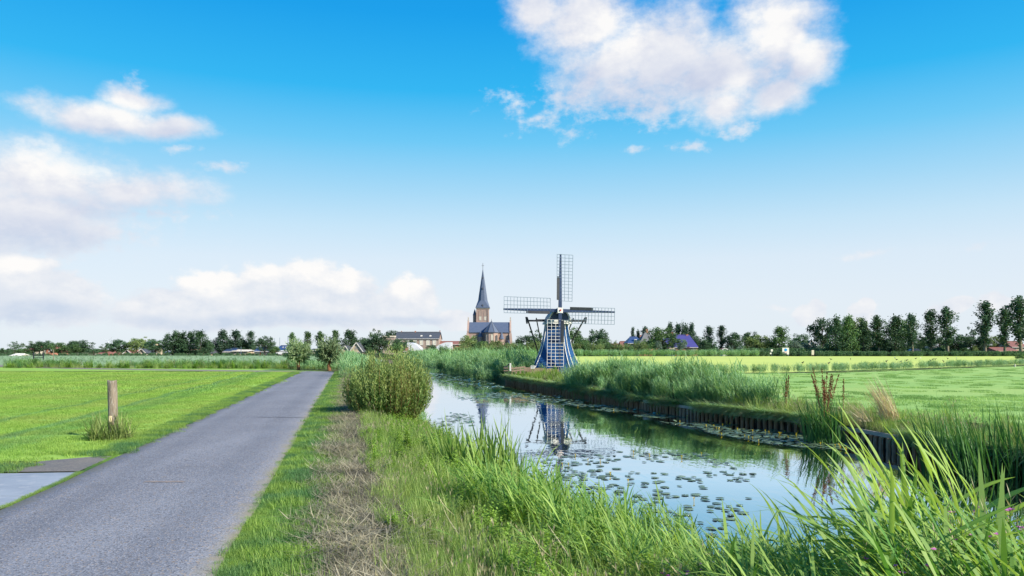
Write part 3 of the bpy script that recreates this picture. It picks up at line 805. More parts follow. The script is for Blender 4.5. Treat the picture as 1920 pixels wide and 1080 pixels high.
# ---------------------------------------------------------------- windmill
def windmill():
    D = 60.0; k = D / F
    bx = PX(1043.5, D); gz = RIGHT_Z
    t = thing('windmill', 'small blue drainage windmill with white trim and lattice sails beside the canal', 'windmill', (bx, D, gz))
    phi = R(-15)
    def ring(hw, z, ch=0.085):
        a = hw; c = ch * hw * 2
        p = [(-a + c, -a), (a - c, -a), (a, -a + c), (a, a - c), (a - c, a), (-a + c, a), (-a, a - c), (-a, -a + c)]
        return [(x * math.cos(phi) - y * math.sin(phi), x * math.sin(phi) + y * math.cos(phi), z) for x, y in p]
    zs_py = [(699, 49), (690, 45), (683, 41.0), (672, 36.0), (660, 31.0), (645, 26.6), (630, 23.8), (615, 21.6), (600, 20.4)]
    pys = np.array([a for a, _ in zs_py][::-1]); hws = np.array([b for _, b in zs_py][::-1])
    z_at = lambda py: PZ(py, D) - gz
    hw_at = lambda py: float(np.interp(py, pys, hws)) * k * 0.875
    # lapped weatherboards: each board stands proud of the one above it
    nb = 40
    rs = []
    for i in range(nb):
        p0 = 699 - (699 - 601) * i / nb; p1 = 699 - (699 - 601) * (i + 1) / nb
        rs.append(ring(hw_at(p0) + .014, z_at(p0))); rs.append(ring(hw_at(p1), z_at(p1) - .004))
    MB().rings(rs).build('boarded_body', M_blue, t)
    for j in range(8):
        c = MB(); pr = [ring(hw_at(p) + 0.022, z_at(p))[j] for p in np.linspace(699, 601, 14)]
        c.tube(pr, [0.034] * 14, 5).build('corner_board', M_white, t)
    # door on the front, small window to the right
    yf = lambda py: -hw_at(py)
    dr = MB(); zc = z_at(682)
    zc2 = z_at(640)
    wl = MB().rings([[(-0.30, -0.0, 0), (0.30, 0, 0), (0.30, 0.10, 0), (-0.30, 0.10, 0)], [(-0.28, .0, .5), (0.28, 0, .5), (.28, .1, .5), (-.28, .1, .5)]])
    dm = Matrix.Rotation(phi, 4, 'Z') @ Matrix.Translation((0.1, -hw_at(640) - .10, zc2)) @ Matrix.Rotation(R(-10), 4, 'X')
    o = wl.build('shutter', M_bluedk, t); o.matrix_local = dm
    # cap
    yaw = R(7); tilt = R(6)
    zt = z_at(604)
    cap = thing_part('cap', t)
    cap.location = (0.06, 0, zt); cap.rotation_euler = (0, 0, yaw)
    prof = []
    W = 0.86; Hh = 1.02
    for s in np.linspace(-1, 1, 15):
        prof.append((s * W, Hh * (1 - abs(s) ** 1.6) ** 0.75 * 0.92 + 0.10))
    poly = [(-W, 0.0)] + prof + [(W, 0.0)]
    body = MB().prism(poly, -0.98, 1.25); body.build('cap_hood', M_bluedk, cap)
    fr = MB()
    for a, b in zip(prof[:-1], prof[1:]): fr.bar((a[0], -1.02, a[1] + .02), (b[0], -1.02, b[1] + .02), 0.09, 0.09, up=(0, 1, 0))
    fr.build('cap_trim', M_white, cap)
    MB().box((0, -1.02, .06), (1.55, .12, .13)).build('weather_beam', M_white, cap)
    MB().rings([[(-1.0, -1.05, -.16), (1.0, -1.05, -.16), (1.0, 1.2, -.16), (-1.0, 1.2, -.16)], [(-.95, -1.0, .02), (.95, -1.0, .02), (.95, 1.15, .02), (-.95, 1.15, .02)]]).build('curb', M_white, cap)
    MB().tube([(0, -1.0, Hh + .06), (0, -1.0, Hh + .22), (0, -1.0, Hh + .32)], [.05, .08, .02], 8).build('finial', M_white, cap)
    # tail: long and short cross beams and braces down to the tail pole
    MB().bar((-2.42, 0.45, 0.12), (2.42, 0.45, 0.12), .13, .14).build('long_cross_beam', M_black, cap)
    MB().bar((-1.55, 1.05, 0.20), (1.55, 1.05, 0.20), .11, .12).build('short_cross_beam', M_black, cap)
    for s in (-1, 1):
        MB().bar((s * 2.32, .45, .38), (s * .72, 3.1, -3.3), .085, .085).build('tail_brace', M_black, cap)
        MB().bar((s * 1.5, 1.05, .36), (s * .45, 3.15, -3.2), .07, .07).build('tail_brace', M_black, cap)
        MB().bar((s * 2.32, .45, -.12), (s * 2.40, .45, .42), .12, .12).build('beam_cleat', M_black, cap)
    MB().bar((0, 1.1, .25), (0, 3.3, -3.85), .16, .18).build('tail_pole', M_black, cap)
    wheel = MB()
    for i in range(10):
        a0, a1 = 2 * math.pi * i / 10, 2 * math.pi * (i + 1) / 10
        wheel.bar((.45 * math.cos(a0), 3.15, -3.3 + .45 * math.sin(a0)), (.45 * math.cos(a1), 3.15, -3.3 + .45 * math.sin(a1)), .05)
    wheel.build('winch_wheel', M_lathw, cap)
    # windshaft head and sails
    hub = thing_part('sail_cross', t)
    hx, hz = PX(1047.5, D) - bx, PZ(584, D) - gz
    hub.location = (hx, -1.45, hz)
    hub.rotation_euler = (-tilt * .6, R(1.2), yaw)
    MB().box((0, 0.05, 0), (.40, .55, .40)).build('shaft_head', M_white, hub)
    MB().tube([(0, -.24, 0), (0, -.30, 0)], [.075, .06], 10).build('shaft_star', M_red, hub)
    MB().tube([(0, .3, 0), (0, 1.2, 0)], .17, 10).build('windshaft', M_black, hub)
    Ls = 4.32
    for q in range(4):
        ang = -q * math.pi / 2
        s = thing_part('sail', hub, sub=True)
    return t, cap, hub, yaw, Ls

def thing_part(name, parent, sub=False):
    o = bpy.data.objects.new(name, None); o.empty_display_size = .1
    return link(o, parent)

MILL, CAP, HUB, MYAW, LS = windmill()
for o in [c for c in HUB.children if c.name.startswith('sail')]:
    bpy.data.objects.remove(o)
# sails: each is a part of the mill with its own stock, board and laths (kept at mill > sail > piece)
def sails():
    base = HUB.location.copy(); rot = HUB.rotation_euler.to_matrix()
    # regroup the shaft pieces directly under the mill
    for c in list(HUB.children):
        c.parent = MILL; c.matrix_local = Matrix.Translation(base) @ rot.to_4x4() @ c.matrix_local
    bpy.data.objects.remove(HUB)
    for q in range(4):
        s = bpy.data.objects.new('sail', None); s.empty_display_size = .1; link(s, MILL)
        Rm = Matrix.Rotation(q * math.pi / 2, 4, 'Y')          # up -> right -> down -> left
        s.matrix_local = Matrix.Translation(base) @ rot.to_4x4() @ Rm
        yo = -0.10 if q % 2 == 0 else 0.09
        MB().rings([[(-.13, yo - .10, .0), (.13, yo - .10, .0), (.13, yo + .10, .0), (-.13, yo + .10, .0)],
                    [(-.10, yo - .08, 2.4), (.10, yo - .08, 2.4), (.10, yo + .08, 2.4), (-.10, yo + .08, 2.4)],
                    [(-.06, yo - .05, LS), (.06, yo - .05, LS), (.06, yo + .05, LS), (-.06, yo + .05, LS)]]).build('stock', M_bluedk, s)
        def tw(z): return R(24) - R(15) * (z / LS)               # weather (twist) of the lattice
        def P(x, z):
            a = tw(z); yy_ = yo - 0.09 + (x) * math.sin(a) * 0.55
            return (x * (1 - 0.08 * math.sin(a)), yy_, z)
        lm = M_lathw if q == 2 else M_lath  # lower sail's lit look before the dark body is put into whiter laths
        nbar = 15
        for i in range(nbar):
            z = 0.72 + (LS - 0.76) * i / (nbar - 1)
            xl = -0.30 if z > LS * .56 else 0.0
            MB().bar(P(xl, z), P(0.98, z), .028, .028).build('lattice_bar', lm, s)
        for x in (0.34, 0.66, 0.97):
            m = MB(); m.tube([P(x, z) for z in np.linspace(.72, LS - .04, 8)], .020, 4); m.build('hem_lath', lm, s)
        m = MB(); m.tube([P(-0.29, z) for z in np.linspace(LS * .56, LS - .04, 6)], .020, 4); m.build('hem_lath', lm, s)
        bd = MB()
        zz = np.linspace(.78, LS * .60, 7)
        ra = [[P(-.30, z), P(-.08, z), (P(-.08, z)[0], P(-.08, z)[1] + .03, z), (P(-.30, z)[0], P(-.30, z)[1] + .03, z)] for z in zz]
        bd.rings(ra).build('wind_board', M_black, s)
sails()

# ---------------------------------------------------------------- church
def church():
    D = 330.0; k = D / F
    cx = PX(916.5, D)
    X = lambda px: PX(px, D) - cx
    Z = lambda py: PZ(py, D)
    t = thing('church', 'brick village church with tall slate spire rising left of the windmill', 'church', (cx, D, 0))
    hw = X(957) - 0; 
    x0, x1 = X(877), X(957); ze, zr = Z(622.5), Z(604)
    # transept
    dep = 9.0
    prof = [(0, 0), (dep, 0), (dep, ze), (dep / 2, zr), (0, ze)]
    MB().rings([[(x0, p[0], p[1]) for p in prof], [(x1, p[0], p[1]) for p in prof]]).build('transept_wall', M_brick, t)
    rf = MB()
    for q in ([(x0 + .5, -.3, ze - .1), (x1 - .5, -.3, ze - .1), (x1 - .5, dep / 2, zr + .12), (x0 + .5, dep / 2, zr + .12)],
              [(x1 - .5, dep + .3, ze - .1), (x0 + .5, dep + .3, ze - .1), (x0 + .5, dep / 2, zr + .12), (x1 - .5, dep / 2, zr + .12)]):
        rf.rings([[(x, y, z - .2) for x, y, z in q], q])
    r1 = rf.build('transept_roof', M_slate, t)
    for s, xx in ((-1, x0), (1, x1)):
        g = MB(); g.rings([[(xx - .35, p[0], p[1]) for p in [(-.4, 0), (dep + .4, 0), (dep + .4, ze + .4), (dep / 2, zr + .9), (-.4, ze + .4)]],
                           [(xx + .35, p[0], p[1]) for p in [(-.4, 0), (dep + .4, 0), (dep + .4, ze + .4), (dep / 2, zr + .9), (-.4, ze + .4)]]])
        g.build('gable_parapet', M_brick, t)
        MB().box((xx, dep / 2, zr + 1.5), (.5, .5, 1.6)).build('gable_finial', M_stone, t)
        for yy0 in (-.6,):
            b = MB(); b.rings([[(xx - .55 + s * .3, yy0 - 1.0, 0), (xx + .55 + s * .3, yy0 - 1.0, 0), (xx + .55 + s * .3, 0.2, 0), (xx - .55 + s * .3, .2, 0)],
                               [(xx - .55 + s * .3, yy0 - 1.0, ze * .55), (xx + .55 + s * .3, yy0 - 1.0, ze * .55), (xx + .55 + s * .3, 0.2, ze * .55), (xx - .55 + s * .3, .2, ze * .55)],
                               [(xx - .5, yy0 - .3, ze * .9), (xx + .5, yy0 - .3, ze * .9), (xx + .5, 0.2, ze * .95), (xx - .5, .2, ze * .95)]]).build('buttress', M_brick, t)
    # nave behind
    nx0, nx1 = X(893), X(940)
    # choir apse towards the camera
    ax = X(922); ar = X(935) - X(922); yc = -4.0
    def octr(r, z, y0=yc): return [(ax + r * math.cos(a), y0 + r * math.sin(a), z) for a in [R(22.5 + 45 * i) for i in range(8)]]
    MB().rings([octr(ar, 0), octr(ar, ze - .2)]).build('apse_wall', M_brick, t)
    ap = MB(); ap.rings([octr(ar + .45, ze - .35), octr(ar + .35, ze), octr(.12, zr + .35)]); ar_o = ap.build('apse_roof', M_slate, t)
    hp = MB()
    for p in octr(ar + .4, ze - .02): hp.bar(p, (ax, yc, zr + .35), .16, .16)
    hp.build('hip_rib', M_slatedk, ar_o)
    MB().tube([(ax, yc, zr + .3), (ax, yc, zr + 1.3)], [.12, .03], 6).build('apse_finial', M_gold, t)
    MB().box((ax, yc / 2 + 2, ze / 2), (ar * 1.85, abs(yc) + 3, ze - .3)).build('choir_wall', M_brick, t)
    rf = MB()
    for s in (-1, 1):
        q = [(ax + s * (ar + .2), yc, ze - .1), (ax + s * (ar + .2), 1.0, ze - .1), (ax, 4.2, zr + .05), (ax, yc, zr + .05)]
        rf.rings([[(x, y, z - .15) for x, y, z in q], q])
    rf.build('choir_roof', M_slate, t)
    # side chapels
    for px, hwp, top, eav in ((901.5, 4.5, 620, 631), (940.5, 5, 621, 635), (954, 4, 637, 650)):
        c = X(px); rr = hwp * k
        def sq(r, z, y0=-2.6): return [(c + r * math.cos(R(22.5 + 45 * i)), y0 + r * math.sin(R(22.5 + 45 * i)), z) for i in range(8)]
        MB().rings([sq(rr * .9, 0), sq(rr * .9, Z(eav) - .1)]).build('chapel_wall', M_brick, t)
        MB().rings([sq(rr * 1.12, Z(eav) - .2), sq(rr * 1.05, Z(eav)), sq(.05, Z(top))]).build('chapel_roof', M_slate, t)
    # lancet windows
    for px, py, wpx, hpx, lit in ((886, 634, 4.5, 11, 1), (914.5, 634, 3.6, 12, 0), (923.5, 633, 4.4, 13, 1), (932, 634, 3.2, 12, 0), (950.5, 634, 4.2, 11, 0), (944.5, 640, 2.6, 8, 0)):
        y = -0.01
        if 910 < px < 935: y = yc - ar * (0.92 if abs(px - 922) < 4 else 0.80) - .02
        window(t, X(px), Z(py), wpx * k, hpx * k, y, M_glassw if lit else M_glass, M_stone, True)
    # tower
    tx = X(903.2); th = 11.9 * k; ty = 13.0; tz = Z(574.5)
    MB().box((tx, ty, tz / 2), (2 * th, 2 * th, tz)).build('tower_wall', M_brick, t)
    for s in (-1, 1):
        MB().box((tx + s * (th - .2), ty - th, tz / 2 - .4), (.7, .5, tz - .8)).build('corner_pier', M_brick, t)
    MB().box((tx, ty, tz - .25), (2 * th + .5, 2 * th + .5, .35)).build('tower_cornice', M_stone, t)
    for px in (898.8, 908.5):
        window(t, X(px), Z(584.5), 5.8 * k, 12 * k, ty - th - .01, M_brick_g, M_brick, True)
        window(t, X(px), Z(595), 4.6 * k, 8.5 * k, ty - th - .01, M_glassw, M_stone, False)
    # broach spire
    def oct2(r, z): return [(tx + r * math.cos(R(22.5 + 45 * i)), ty + r * math.sin(R(22.5 + 45 * i)), z) for i in range(8)]
    sqr = th + .45
    # flare: square with chamfers becoming octagon
    def chs(h, c, z): return [(tx + x, ty + y, z) for x, y in ((h, c), (c, h), (-c, h), (-h, c), (-h, -c), (-c, -h), (c, -h), (h, -c))]
    MB().rings([chs(sqr, sqr * .96, tz - .05), chs(sqr * .83, sqr * .60, Z(567)), chs(sqr * .655, sqr * .27, Z(560)), chs(sqr * .56, sqr * .232, Z(550)), chs(.08, .033, Z(499))]).build('spire', M_slate, t)
    for py in (516, 537, 570):
        fz = Z(py); rr = float(np.interp(py, [499, 550, 560, 574], [.1, sqr * .56, sqr * .655, sqr])) 
        MB().box((tx, ty - rr - .02, fz), (.55, .5, .8)).build('dormer', M_slatedk, t)
    cr = MB(); cr.tube([(tx, ty, Z(500)), (tx, ty, Z(487))], .09, 6); cr.bar((tx - .55, ty, Z(492)), (tx + .55, ty, Z(492)), .14); cr.build('spire_cross', M_gold, t)
    # stair turret
    sx = X(887.5)
    def st(r, z): return [(sx + r * math.cos(R(45 * i)), ty - .5 + r * math.sin(R(45 * i)), z) for i in range(8)]
    MB().rings([st(3.4 * k, 0), st(3.4 * k, Z(588))]).build('stair_turret', M_brick, t)
    MB().rings([st(3.9 * k, Z(588.5)), st(.08, Z(577))]).build('turret_roof', M_slate, t)
church()

# ---------------------------------------------------------------- school, workshops, houses
def school():
    D = 260.0; k = D / F
    t = house('school', 'long brick school with slate roof and tall white windows left of the church', D, 741, 822.5, 634.5, 622, M_brick_g, M_slatedk, 'side', 11, hipped=0.0,
              wins=[(w, 642.5, 6.6, 9.5) for w in (752, 764, 778, 790, 802.5, 814.5)] + [(w, 657, 3.6, 4) for w in (748, 770, 796, 812)], chims=[(775, 620.5, 2.4), (748.5, 620.5, 1.6), (822, 619.5, 1.6)], skyl=[(789, 630, 3.6, 2.6), (806, 630, 3.6, 2.6)], pane=M_glassw)
    t['category'] = 'school'
    x0 = PX(719, D) - t.location.x; x1 = PX(741, D) - t.location.x; z = PZ(632, D)
    MB().box(((x0 + x1) / 2, 3.5, z / 2), (x1 - x0 - .03, 9.4, z)).build('annex_wall', M_brick_g, t)
    MB().box(((x0 + x1) / 2 - .1, 3.5, z + .2), (x1 - x0 + .3, 9.8, .5)).build('annex_fascia', M_cream, t)
    for px in (726, 735): window(t, PX(px, D) - t.location.x, PZ(643, D), 6.4 * k, 9 * k, -1.21, M_glassw)
    for px in (724.5, 728.0, 734): window(t, PX(px, D) - t.location.x, PZ(655.5, D), 2.2 * k, 3.0 * k, -1.21, M_glass)
school()
def vault(label, D, px0, px1, top, spring, base, rev=False):
    x0, x1 = PX(px0, D), PX(px1, D); cx = (x0 + x1) / 2; w = x1 - x0
    t = thing('vaulted_workshop', label, 'workshop', (cx, D, 0), 0, 'white vaulted workshops in front of the school')
    zt, zs = PZ(top, D), PZ(spring, D)
    hi = -w / 2 if not rev else w / 2
    prof = [(-w / 2, zs - .4)]
    for a in np.linspace(0, 1, 9):
        xx = -w / 2 + w * a; f = (a if rev else 1 - a)
        prof.append((xx, zs + (zt - zs) * math.sin(math.pi / 2 * min(1, f * 1.15)) ** .8))
    prof.append((w / 2, zs - .4))
    MB().prism(prof, -.1, 8).build('vault_roof', M_vault, t)
    MB().box((0, 4, (zs - .42) / 2), (w - .2, 7.8, zs - .42)).build('wall', M_brick_r, t)
    MB().box((0, -.13, zs - .35), (w + .1, .12, .2)).build('gutter', M_white, t)
    window(t, -w * .2, (zs - .4) * .55, 1.2, .9, .09); window(t, w * .2, (zs - .4) * .55, 1.2, .9, .09)
vault('white vaulted workshop roof over red brick, in front of the school', 236, 763, 789, 642, 655, 664)
vault('pale blue-white vaulted workshop between school and church', 236, 814, 845, 641.5, 654, 664, True)
house('brick_shed', 'red brick lean-to shed at the left end of the white vault', 234, 743, 763, 658, 648, M_brick_r, M_redtile, 'side', 5, wins=[(753, 661, 3, 2)])
house('brick_barn', 'long red brick barn between school and church', 262, 823, 876, 645, 640, M_brick_r, M_redtile, 'side', 7, wins=[(832, 651, 2.5, 3.5), (852, 650, 2.5, 4), (866, 651, 2.5, 4)])
house('gable_house', 'larger pale yellow brick house with steep gable, left of the school', 215, 657, 679.5, 657, 642, M_brick_y, M_slatedk, 'gable', 9, wins=[(668, 652.5, 5, 3.6), (671.5, 661.5, 4, 4)], doors=[(663.5, 2.6, 5, M_bluedk)], over=.3)
house('gable_house', 'smaller pale brick garage house beside the steep gabled house', 214, 640.5, 654.5, 659, 648, M_brick_y, M_slatedk, 'gable', 8, wins=[(648, 655, 2.2, 1.6)], doors=[(648, 8, 5, M_slatedk)], over=.3)
house('bungalow', 'grey flat bungalow between the two pollard willows', 214, 580, 603, 656.5, 654.5, M_cream, M_slatedk, 'side', 7, wins=[(586, 660.5, 3, 3), (594, 661, 4, 3.5)], doors=[(599, 2, 5, M_bluedk)])
house('bungalow', 'low house with dark blue roof and white band, left of the left pollard willow', 222, 519, 541, 657.5, 648, M_cream, M_bluetile, 'side', 8, wins=[(523, 661, 2.5, 3), (530, 661, 3, 3), (537, 661, 2.5, 3)], skyl=[(526, 651.5, 1.6, 1.6), (531, 651.5, 1.6, 1.6)])
house('bungalow', 'pink-brick bungalow with two blue roof ends under a round tree', 222, 477, 505, 658.5, 651, M_cream, M_bluetile, 'side', 8, wins=[(481, 662, 3, 3), (494, 662, 3, 3.4), (501, 662, 2.6, 3)], doors=[(488.5, 2, 6, M_red)])
house('bungalow', 'low brown house with white fascia and short chimney pipe', 222, 436, 463, 657.6, 656.4, M_brick_y, M_white, 'side', 8, wins=[(441, 661.5, 4, 3.5), (449, 661.5, 3, 3.5), (458, 661.5, 4, 3.5)], doors=[(453.5, 2, 5.5, M_slatedk)], over=.4)
house('bungalow', 'low brown house with dark blue roof beside the white fascia house', 223, 419, 437, 659, 652, M_brick_y, M_bluetile, 'side', 8, wins=[(424, 662, 3, 3), (430, 662, 3, 3)])
house('brick_house', 'red brick house under the dense left tree row', 218, 356, 376, 655.5, 650, M_brick_r, M_slatedk, 'side', 8, wins=[(362, 661, 3.6, 4.4), (371, 661, 3.6, 4.4)])
house('brick_house', 'small gabled house with white verge boards beside the red brick house', 217, 376, 390, 660, 654, M_brick_y, M_slatedk, 'gable', 8, wins=[(383, 661, 3, 3)], over=.35)
house('white_shed', 'white shed glimpsed under the dense left tree row', 221, 311, 325, 660, 657, M_white, M_vault, 'side', 5, wins=[(316, 663, 2, 2)])
house('white_shed', 'taller white shed right of the first under the dense tree row', 222, 329, 343, 657, 654, M_white, M_vault, 'side', 5, wins=[(335, 661, 2, 2.4)])
house('tall_house', 'yellow house with steep blue roof between left trees', 232, 269, 282, 654, 640.5, M_brick_y, M_bluetile, 'side', 8, wins=[(274, 656.5, 3, 3)], over=.3)
house('gable_house', 'grey gabled house below the steep blue roof', 221, 259, 272, 660, 654, M_cream, M_slatedk, 'gable', 7, wins=[(263, 661.5, 2.4, 2.8)])
house('barn_house', 'low house with brown-red roof between two round trees', 222, 232, 246, 662, 656, M_brick_y, M_redtile, 'gable', 8, wins=[(238, 663.5, 2, 1.6)])
house('farm_house', 'farmhouse with red tiled hipped roof near the wind turbine', 222, 181.5, 200, 663, 655, M_brick_r, M_redtile, 'side', 9, hipped=1.6, wins=[(188, 665, 2.4, 1.6), (195, 665, 2.4, 1.6)])
house('farm_house', 'pink-roofed farmhouse half hidden behind left trees', 226, 43, 62, 659, 652.5, M_cream, M_redtile, 'side', 9, wins=[(48, 661, 2.4, 2.4), (57, 661, 2.4, 2.4)], chims=[(60, 650.5, 1.4)])
house('brick_house', 'salmon brick house glimpsed between two trees on the far left', 223, 86.5, 98, 657, 649, M_brick_r, M_redtile, 'gable', 8, wins=[(92, 659, 2.2, 2.4)], chims=[(90, 647.5, 1.4)])
house('low_shed', 'long low cream shed at the far left', 196, 20, 37, 666.0, 663.5, M_cream, M_white, 'side', 4, wins=[(25, 667, 1.6, 1.4), (32, 667, 1.6, 1.4)])
# right-hand village
house('red_roof_house', 'house with orange-red roof just right of the mill', 240, 1148, 1168, 655, 644.5, M_brick_r, M_redtile, 'side', 8, gz=RIGHT_Z, wins=[(1155, 658, 3, 3)])
house('red_roof_house', 'smaller red roof joined between the first red roof and blue farm', 238, 1166, 1180, 652, 640, M_brick_r, M_redtile, 'side', 8, gz=RIGHT_Z, wins=[(1172, 657, 3, 3)])
house('farm_house', 'farmhouse with blue glazed roof right of the red roofs', 228, 1178, 1206, 643, 631, M_brick_r, M_bluetile, 'side', 9, gz=RIGHT_Z, hipped=1.4, wins=[(1186, 650, 4, 4), (1196, 650, 4, 4)], chims=[(1206, 628.5, 3.4)], skyl=[(1194, 637.5, 5, 2)])
house('farm_house', 'big farm with grey thatched roof and red chimney behind a round tree', 222, 1198, 1240, 648, 621.5, M_brick_r, M_thatch, 'side', 11, gz=RIGHT_Z, hipped=3.0, wins=[(1207, 653, 4, 4), (1220, 653, 4, 4)], chims=[(1219, 617, 4)])
house('farm_house', 'big farmhouse with glossy purple roof, two chimneys and white band', 219, 1250, 1308, 650.5, 627.5, M_brick_r, M_purple, 'side', 12, gz=RIGHT_Z, hipped=1.2, wins=[(1265, 655, 4, 4), (1298, 655.5, 3.4, 4.2), (1304, 655.5, 3, 4.2)], doors=[(1262, 3, 6, M_white)], chims=[(1268, 623.5, 4), (1297, 627, 4)])
house('white_shed', 'small bright shed in front of the purple-roofed farm', 212, 1253, 1266, 657, 653.5, M_white, M_cream, 'side', 4, gz=RIGHT_Z, wins=[(1258, 660, 2, 2)])
house('garden_shed', 'tiny white and red shed between rounded bushes', 209, 1355, 1363, 654.5, 652.5, M_white, M_redtile, 'gable', 3, gz=RIGHT_Z, wins=[(1359, 658, 2, 2)])
house('small_house', 'low blue-grey roof behind the dark hedge, left of the small sign', 232, 1396, 1407, 659, 655, M_cream, M_slate, 'gable', 6, gz=RIGHT_Z, wins=[(1401, 661, 2, 2)])
house('small_house', 'low yellowish gable behind the dark hedge, left of the small sign', 231, 1418, 1430, 659.5, 654.5, M_brick_y, M_slatedk, 'gable', 6, gz=RIGHT_Z, wins=[(1424, 660, 2, 2)])
house('red_roof_barn', 'long barn with orange-red roof behind the dark hedge', 224, 1504, 1535, 658.5, 653.5, M_cream, M_redtile, 'side', 8, gz=RIGHT_Z, hipped=1.2, wins=[(1512, 661, 3, 2), (1524, 661, 3, 2)])
house('white_house', 'white gabled house peeping above the blue-green willows', 262, 1512, 1530, 648, 638, M_white, M_slatedk, 'gable', 8, gz=RIGHT_Z, wins=[(1517, 646, 2, 2), (1525, 646, 2, 2)], over=.4)
house('white_house', 'white bungalow among dark trees behind the poplar row', 238, 1745, 1758, 650, 645, M_white, M_slatedk, 'side', 7, gz=RIGHT_Z, wins=[(1749, 654, 2, 3), (1754, 654, 2, 3)])
house('brick_barn', 'low pinkish barn at the right edge behind poplar trunks', 214, 1871, 1910, 658, 651.5, M_brick_r, M_redtile, 'side', 8, gz=RIGHT_Z, wins=[(1880, 660, 3, 2), (1898, 660, 3, 2)])
house('brick_house', 'pale brick house between the two rightmost poplars', 226, 1898, 1926, 650, 640, M_brick_y, M_redtile, 'side', 8, gz=RIGHT_Z, wins=[(1904, 654, 2.6, 3), (1915, 654, 2.6, 3)])

# ================================================================== trees
G_dark = veg('leaf_dark', (0.034, 0.080, 0.048), (0.091, 0.179, 0.080), 0.28, 0.05)
G_mid = veg('leaf_mid', (0.056, 0.124, 0.051), (0.140, 0.248, 0.088), 0.30, 0.05)
G_light = veg('leaf_light', (0.105, 0.172, 0.056), (0.238, 0.317, 0.120), 0.32, 0.05)
G_blue = veg('leaf_silver', (0.098, 0.179, 0.136), (0.224, 0.317, 0.256), 0.30, 0.08)
G_poplar = veg('leaf_poplar', (0.028, 0.072, 0.051), (0.077, 0.159, 0.083), 0.28, 0.07)
G_purple = veg('leaf_purple', (0.070, 0.017, 0.026), (0.126, 0.034, 0.048), 0.28, 0.07)
M_bark = solid('bark', (0.10, 0.085, 0.065), (0.16, 0.14, 0.105), 4, 0.95, 0.6, 20, stretch=(1, 1, 0.3))
M_barkl = solid('bark_pale', (0.24, 0.21, 0.15), (0.17, 0.15, 0.115), 3, 0.95, 0.6, 20, stretch=(1, 1, 0.3))
M_bark_or = solid('bark_orange', (0.25, 0.12, 0.06), (0.16, 0.085, 0.045), 5, 0.95, 0.6, 20, stretch=(1, 1, 0.3))

